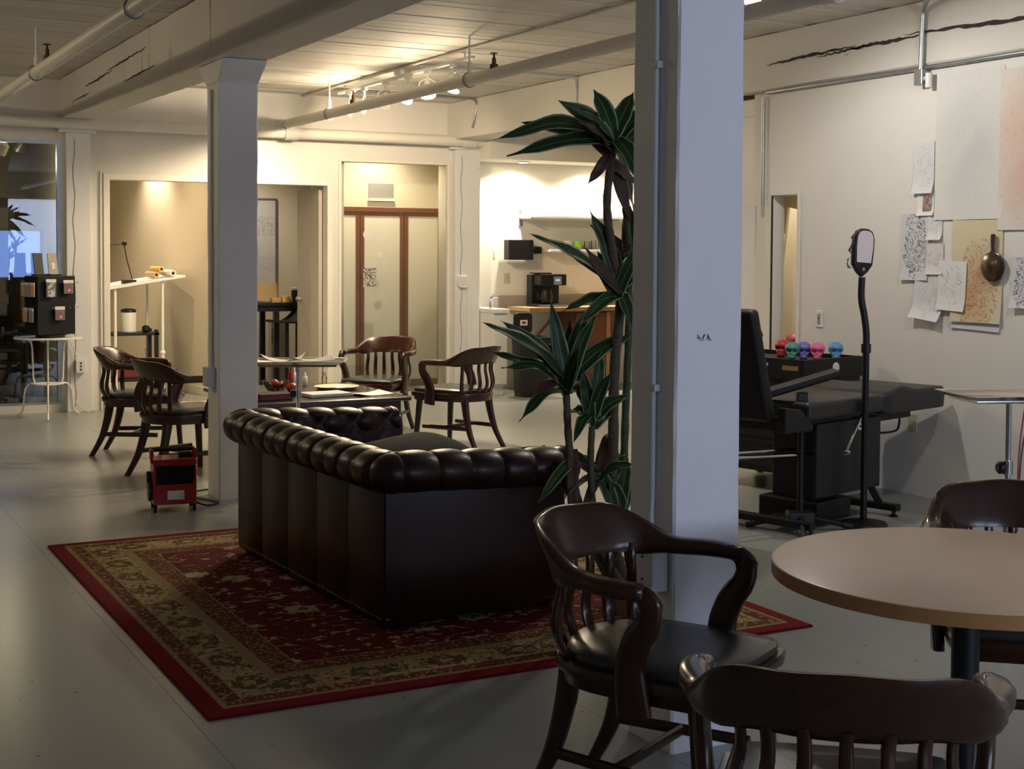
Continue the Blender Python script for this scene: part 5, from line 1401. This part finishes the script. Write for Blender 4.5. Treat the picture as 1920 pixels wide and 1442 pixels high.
# ================================================================== TOOL CART WITH SKULLS
CA = math.radians(13)
tc = thing('tool_cart', 'black tool cart with round white sticker against the right wall', 'cart', (5.80, 6.91, 0), CA)
CW, CD, CH = .62, .84, .872
boxes('body', 'black_metal', [(0, CW, 0, CD, .12, .845)], tc, bevel=.004)
boxes('tray_rim', 'black_metal', [(-.01, CW + .01, -.01, .006, .74, CH), (-.01, CW + .01, CD - .006, CD + .01, .74, CH), (-.01, .006, .006, CD - .006, .74, CH), (CW - .006, CW + .01, .006, CD - .006, .74, CH)], tc, bevel=.003)
for i in range(3): boxes('drawer_front', 'black_plastic', [(-.008, -.001, .03, CD - .03, .16 + i * .19, .33 + i * .19)], tc, bevel=.003); boxes('drawer_pull', 'black_metal', [(-.018, -.008, .25, CD - .25, .29 + i * .19, .305 + i * .19)], tc)
MB().cyl((.33, -.011, .81), (.33, -.0145, .81), .034, n=24).build('round_sticker', 'paper', tc)
boxes('maker_plate', 'brass', [(-.0125, -.010, .03, .16, .80, .83)], tc); MB().cyl((-.011, .28, .83), (-.016, .28, .83), .012, n=12).build('lock', 'chrome', tc)
for x in (.06, CW - .06):
    for y in (.06, CD - .06):
        MB().cyl((x - .012, y, .055), (x + .012, y, .055), .055, n=18).build('wheel', 'black_plastic', tc); boxes('fork', 'black_metal', [(x - .02, x + .02, y - .02, y + .02, .05, .12)], tc)
def skullmesh():
    q = MB(); n = 28; rings = []
    prof = [(.0, .017, -.036, .002), (.006, .022, -.042, .004), (.014, .024, -.044, .008), (.019, .023, -.041, .010), (.023, .026, -.043, .016), (.030, .030, -.042, .026), (.037, .035, -.043, .036), (.044, .039, -.043, .043), (.051, .041, -.044, .048), (.058, .042, -.045, .051), (.066, .042, -.044, .051), (.075, .040, -.040, .049), (.084, .034, -.031, .042), (.092, .023, -.018, .030), (.097, .009, -.003, .014)]
    for z, hx, yf, yb in prof:
        ring = []; cy = (yf + yb) / 2; hy = (yb - yf) / 2
        for k in range(n):
            a = 2 * PI * k / n
            X = hx * math.copysign(abs(math.cos(a)) ** .85, math.cos(a)); Y = cy + hy * math.copysign(abs(math.sin(a)) ** .85, math.sin(a))
            if math.sin(a) < 0:
                for ex in (-.017, .017):
                    dd = ((X - ex) / .012) ** 2 + ((z - .047) / .011) ** 2
                    if dd < 1.3: Y += .026 * (1 - dd / 1.3)
                d2 = (X / .007) ** 2 + ((z - .030) / .008) ** 2
                if d2 < 1.2: Y += .013 * (1 - d2 / 1.2)
            ring.append((X, Y, z))
        rings.append(ring)
    q.loft(rings); return q
SK = [('skull_red', (.50, .03, .04)), ('skull_teal', (.07, .24, .20)), ('skull_violet', (.17, .13, .42)), ('skull_pink', (.68, .12, .28)), ('skull_blue', (.10, .27, .50)), ('skull_salmon', (.65, .14, .16)), ('skull_navy', (.10, .18, .42)), ('skull_sky', (.18, .38, .48))]
for n_, c_ in SK: mat(n_, c_, .45, var=.12, scale=30)
SKM = skullmesh()
spots = [(1472, 655, 0, 'red skull candle, leftmost on the tool cart', -.8), (1491, 660, 1, 'teal green skull candle on the tool cart', -.5), (1517, 661, 2, 'violet skull candle left of the pink one', -.3), (1538, 661, 3, 'bright pink skull candle on the tool cart', -.4), (1573, 660, 4, 'blue skull candle, rightmost on the tool cart', -.2), (1502, 645, 5, 'salmon skull candle behind the teal one', .2), (1524, 650, 6, 'dark blue skull candle behind the violet one', .4), (1548, 650, 7, 'pale blue skull candle behind the pink one', .1)]
first = None
for i, (px, py, mi, lab, rz) in enumerate(spots):
    p = atz(px, py + 0, .90)
    if i >= 5: p = p + Vector((.06, .13, 0))
    if i == 2: p = p + Vector((.03, .06, 0))
    o = SKM.build('skull_candle', SK[mi][0], loc=(p.x + .06, p.y + .10, .845), rot=(0, 0, rz - .4), angle=70); o.scale = (1.18, 1.18, 1.18)
    tag(o, lab, 'skull candle', 'coloured skull candles on the tool cart')
p = atz(1596, 662, .87)
for i in range(3):
    o = thing('tape_roll', ['lowest roll of clear tape stacked on the tool cart', 'middle roll of clear tape stacked on the tool cart', 'topmost roll of clear tape stacked on the tool cart'][i], 'tape', (p.x + .02, p.y + .08, .8455 + i * .0262 + 0.0), group='tape rolls on the tool cart')
    MB().lathe([(.028, 0), (.045, 0), (.045, .025), (.028, .025)], 22, cap=False).build('tape', 'clear_plastic', o); MB().lathe([(.0265, .001), (.0285, .001), (.0285, .024), (.0265, .024)], 20, cap=False).build('core', 'grey_plastic', o)
bo = thing('dark_bottle', 'dark bottle with pale cap behind the red skull', 'bottle', (tc.location.x + .05, tc.location.y + .62, .8455))
MB().lathe([(.024, 0), (.026, .004), (.026, .13), (.014, .16)], 16).build('body', 'black_plastic', bo); MB().lathe([(.015, .16), (.015, .19)], 14).build('cap', 'paper_grey', bo)

# ================================================================== TREATMENT BED
BA = math.radians(16)
bd = thing('treatment_bed', 'black padded treatment bed with raised back in front of the right wall', 'bed', (5.50, 6.33, 0), BA)
def pad(name, x0, x1, y0, y1, z0, z1, mtx=None, m='grey_vinyl'):
    q = MB(); q.box(x0, x1, y0, y1, z0, z1, mtx); return q.build(name, m, bd, smooth=False, bevel=.028, seg=4)
pad('seat_pad', -.62, .14, -.29, .29, .63, .735)
q = MB(); rings = []
for i in range(17):
    f = i / 16; x = .15 + .73 * f; zt = .735 + .03 * math.exp(-((f - .30) / .16) ** 2) + .005
    z0 = .61
    e = .02 if i in (0, 16) else 0
    rings.append([(x, -.29 + e, z0 + e), (x, .29 - e, z0 + e), (x, .295 - e, zt - .02), (x, .28 - e, zt - e), (x, -.28 + e, zt - e), (x, -.295 + e, zt - .02)])
q.loft(rings).build('leg_pad', 'grey_vinyl', bd, bevel=.008)
pad('back_pad', -.04, .04, -.27, .27, 0, .62, Matrix.Translation((-.93, 0, .66)) @ Matrix.Rotation(math.radians(-16), 4, 'Y'), 'black_vinyl')
boxes('under_frame', 'black_metal', [(-.6, .6, -.20, -.16, .56, .63), (-.6, .6, .16, .20, .56, .63), (-.6, -.55, -.16, .16, .56, .63), (.55, .6, -.16, .16, .56, .63)], bd)
boxes('lift_column', 'black_metal', [(-.34, -.12, -.15, .15, .14, .60)], bd, bevel=.01); boxes('column_base', 'black_metal', [(-.40, -.05, -.2, .2, .03, .15)], bd, bevel=.01)
for y in (-.2, .2):
    MB().tube([(-.15, y, .52), (.27, y, .06)], .022, 8).build('brace', 'black_metal', bd)
MB().box(0, 0, 0, 0, 0, 0) if False else None
boxes('foot_bar', 'black_metal', [(.24, .30, -.32, .32, .035, .075)], bd, bevel=.004); boxes('foot_bar', 'black_metal', [(-.62, -.56, -.3, .3, .035, .075)], bd, bevel=.004)
boxes('floor_beam', 'black_metal', [(-.6, .28, -.03, .03, .04, .07)], bd)
for x in (.27, -.59):
    for y in (-.29, .29): MB().lathe([(.026, 0), (.028, .006), (.012, .014), (.010, .04)], 14, (x, y, 0)).build('leveling_foot', 'black_plastic', bd)
MB().cyl((-.02, -.226, .555), (-.02, -.234, .555), .022, n=22).build('round_badge', 'paper', bd); MB().cyl((-.02, -.234, .555), (-.02, -.237, .555), .008, n=14).build('badge_centre', 'black_plastic', bd)
boxes('side_panel', 'black_plastic', [(-.45, .22, -.225, -.205, .18, .60)], bd, bevel=.006)
bd_inv = (Matrix.Translation(bd.location) @ Matrix.Rotation(BA, 4, 'Z')).inverted()
def BL(px, py, Y): return bd_inv @ aty(px, py, Y)
MB().tube(smoothpath([(.50, -.10, .60), (.62, -.10, .58), (.64, -.10, .50), (.56, -.10, .46), (.15, -.10, .485)], 5), .007, 8).build('release_handle', 'black_metal', bd)
MB().tube([BL(1340, 861, 6.02), BL(1580, 849, 6.08)], .011, 10).build('support_tube', 'chrome', bd)
MB().tube([BL(1340, 852, 6.10), BL(1528, 840, 6.15)], .008, 8).build('support_tube', 'chrome', bd)
MB().tube([BL(1585, 848, 6.08), BL(1616, 778, 6.12)], .011, 10).build('gas_strut', 'chrome', bd)
MB().cyl(BL(1566, 850, 6.075), BL(1590, 848, 6.085), .017, n=12).build('strut_joint', 'chrome', bd)
# plastic-wrapped arm piece at the back rest
q = MB(); q.loft([[(-.95, y_, .60), (-.69, y_, .60), (-.68, y_, .62), (-.80, y_, .72), (-.95, y_, .74)] for y_ in (-.36, -.31)]); q.build('side_support', 'black_vinyl', bd, smooth=False, bevel=.008)
tag(MB().tube(smoothpath([aty(1428, 630, 6.5), aty(1420, 612, 6.48), aty(1404, 602, 6.46), aty(1380, 594, 6.44)], 5), .010, 8).build('hose', 'cord_black'), 'thin black cable arching above the raised bed back', 'cable')

# ================================================================== ARM REST STAND
ar = thing('armrest_stand', 'black adjustable arm rest on a tripod stand beside the bed', 'stand', (5.065, 6.045, 0), math.radians(-28))
MB().cyl((0, 0, .09), (0, 0, .60), .019, n=14).build('tube', 'black_metal', ar); MB().cyl((0, 0, .55), (0, 0, .78), .014, n=14).build('inner_post', 'black_metal', ar); boxes('clamp', 'black_plastic', [(-.03, .03, -.03, .03, .70, .78)], ar, bevel=.006)
boxes('hub', 'black_plastic', [(-.075, .075, -.05, .05, .05, .11)], ar, bevel=.008)
for a in (2.9, .1, 4.6, 1.5):
    MB().tube([(math.cos(a) * .05, math.sin(a) * .05, .075), (math.cos(a) * .27, math.sin(a) * .27, .025)], .014, 8).build('tripod_leg', 'black_metal', ar); MB().tube([(math.cos(a) * .25, math.sin(a) * .25, .028), (math.cos(a) * .30, math.sin(a) * .30, .019)], .018, 8).build('rubber_foot', 'black_plastic', ar)
q = MB(); q.box(-.21, .21, -.075, .075, -.022, .022, Matrix.Translation((-.0, 0, .83)) @ Matrix.Rotation(math.radians(-17), 4, 'Y')); q.build('arm_pad', 'black_vinyl', ar, smooth=False, bevel=.016, seg=4)
q = MB(); q.box(-.205, .205, -.077, .077, -.001, .004, Matrix.Translation((-.0, 0, .852)) @ Matrix.Rotation(math.radians(-17), 4, 'Y')); 
# ================================================================== LIGHT PAD STAND
ls = thing('floor_lamp', 'tall black goose-neck stand holding a pale mirror-like lamp panel', 'lamp', (5.49, 6.0, 0))
MB().lathe([(.135, 0), (.138, .008), (.13, .02), (.04, .03), (.022, .04)], 32).build('base', 'black_metal', ls)
MB().cyl((0, 0, .03), (0, 0, 1.02), .0195, n=16).build('pole', 'black_metal', ls); MB().cyl((0, 0, .99), (0, 0, 1.04), .028, n=16).build('collar', 'black_plastic', ls)
MB().tube(smoothpath([(0, 0, 1.02), (.0, 0, 1.10), (-.012, .005, 1.20), (-.03, .012, 1.30), (-.028, .012, 1.42)], 6), .020, 12).build('goose_neck', 'black_plastic', ls)
hr = math.radians(-28 + 18)
q = MB()
def pnl(s, e):
    P = []
    prof = [(0, -.145), (.035, -.115), (.062, -.075), (.066, .03), (.064, .08), (.05, .115), (.02, .13)]
    P = prof + [(-x, z) for x, z in reversed(prof[1:])]
    return [(x * s, e, z * s) for x, z in P]
q.loft([pnl(.93, -.022), pnl(1.0, -.016), pnl(1.0, .012), pnl(.9, .02)])
hq = q.build('lamp_head', 'black_plastic', ls, loc=(-.028, .012, 1.565), rot=(0, math.radians(4), hr), bevel=.004)
mat('panel_pale', (.74, .65, .67), .35)
q = MB(); P = [(.0, -.062), (.046, -.062), (.053, .03), (.05, .08), (.038, .108), (.016, .118)]; P2 = P + [(-x, z) for x, z in reversed(P[1:])]
q.loft([[(x, -.0225, z) for x, z in P2], [(x, -.026, z) for x, z in P2]]); q.build('lamp_panel', 'panel_pale', ls, loc=(-.028, .012, 1.565), rot=(0, math.radians(4), hr), smooth=False)
MB().cyl((0, -.021, -.10), (0, -.028, -.10), .010, n=14).build('switch', 'brass', ls, loc=(-.028, .012, 1.565), rot=(0, math.radians(4), hr))
q = MB(); pr_ = random.Random(5); vs = []; 
for i in range(9):
    z = -.10 + .2 * i / 8; vs += [(-.068 - pr_.uniform(.004, .03), -.01 + pr_.uniform(-.02, .02), z), (-.064, .0, z)]
q.add(vs, [(2 * i, 2 * i + 1, 2 * i + 3, 2 * i + 2) for i in range(8)]); o = q.build('plastic_wrap', 'clear_glass', ls, loc=(-.028, .012, 1.565), rot=(0, math.radians(4), hr)); s_ = o.modifiers.new('t', 'SOLIDIFY'); s_.thickness = .001
# ================================================================== RIGHT TRAY STAND AND CABLES
p = CAMPOS + ray(1892, 760) * 6.0
rs = tray_stand('chrome tray stand at the right edge in front of the drawing wall', p.x, p.y, .945, math.radians(-20), .52, .36, .02, .06)
kd = thing('clip_cord', 'red and black clip cords hanging from the right tray stand', 'cord', (p.x + .07, p.y - .03, 0))
MB().tube(smoothpath([(0, 0, .925), (-.03, 0, .75), (-.04, 0, .60), (-.035, 0, .50), (-.04, 0, .35)], 6), .004, 6).build('red_cord', 'cord_red', kd)
MB().tube(smoothpath([(.01, 0, .925), (.012, 0, .85), (-.01, .005, .72), (-.03, 0, .6), (-.03, 0, .46), (.0, 0, .55), (.03, .01, .72), (.01, 0, .84)], 6), .0035, 6).build('black_cord', 'cord_black', kd)
MB().tube(smoothpath([(.05, 0, .93), (.03, 0, .70), (-.005, 0, .55), (-.035, 0, .46)], 6), .004, 6).build('red_cord', 'cord_red', kd)
boxes('clip_plug', 'black_plastic', [(.002, .022, -.01, .01, .82, .89)], kd, bevel=.003)
pw2 = thing('power_unit', 'dark upright device standing on the right tray', 'device', (p.x + .215, p.y + .04, .947)); boxes('case', 'black_plastic', [(-.04, .1, -.03, .03, 0, .17)], pw2, bevel=.006); boxes('front_panel', 'grey_plastic', [(-.03, .09, -.034, -.030, .02, .15)], pw2)
# marks on the near column and lettering specks are part of the paint
q = MB(); pr_ = random.Random(9)
for k in range(3):
    base = Vector((2.52 + .018 * k, 3.4945, 1.29)); q.tube([base + Vector((pr_.uniform(-.008, .012), 0, pr_.uniform(-.012, .014))) for i in range(7)], .0011, 5)
q.build('scribble_mark', 'dark_red', cr)
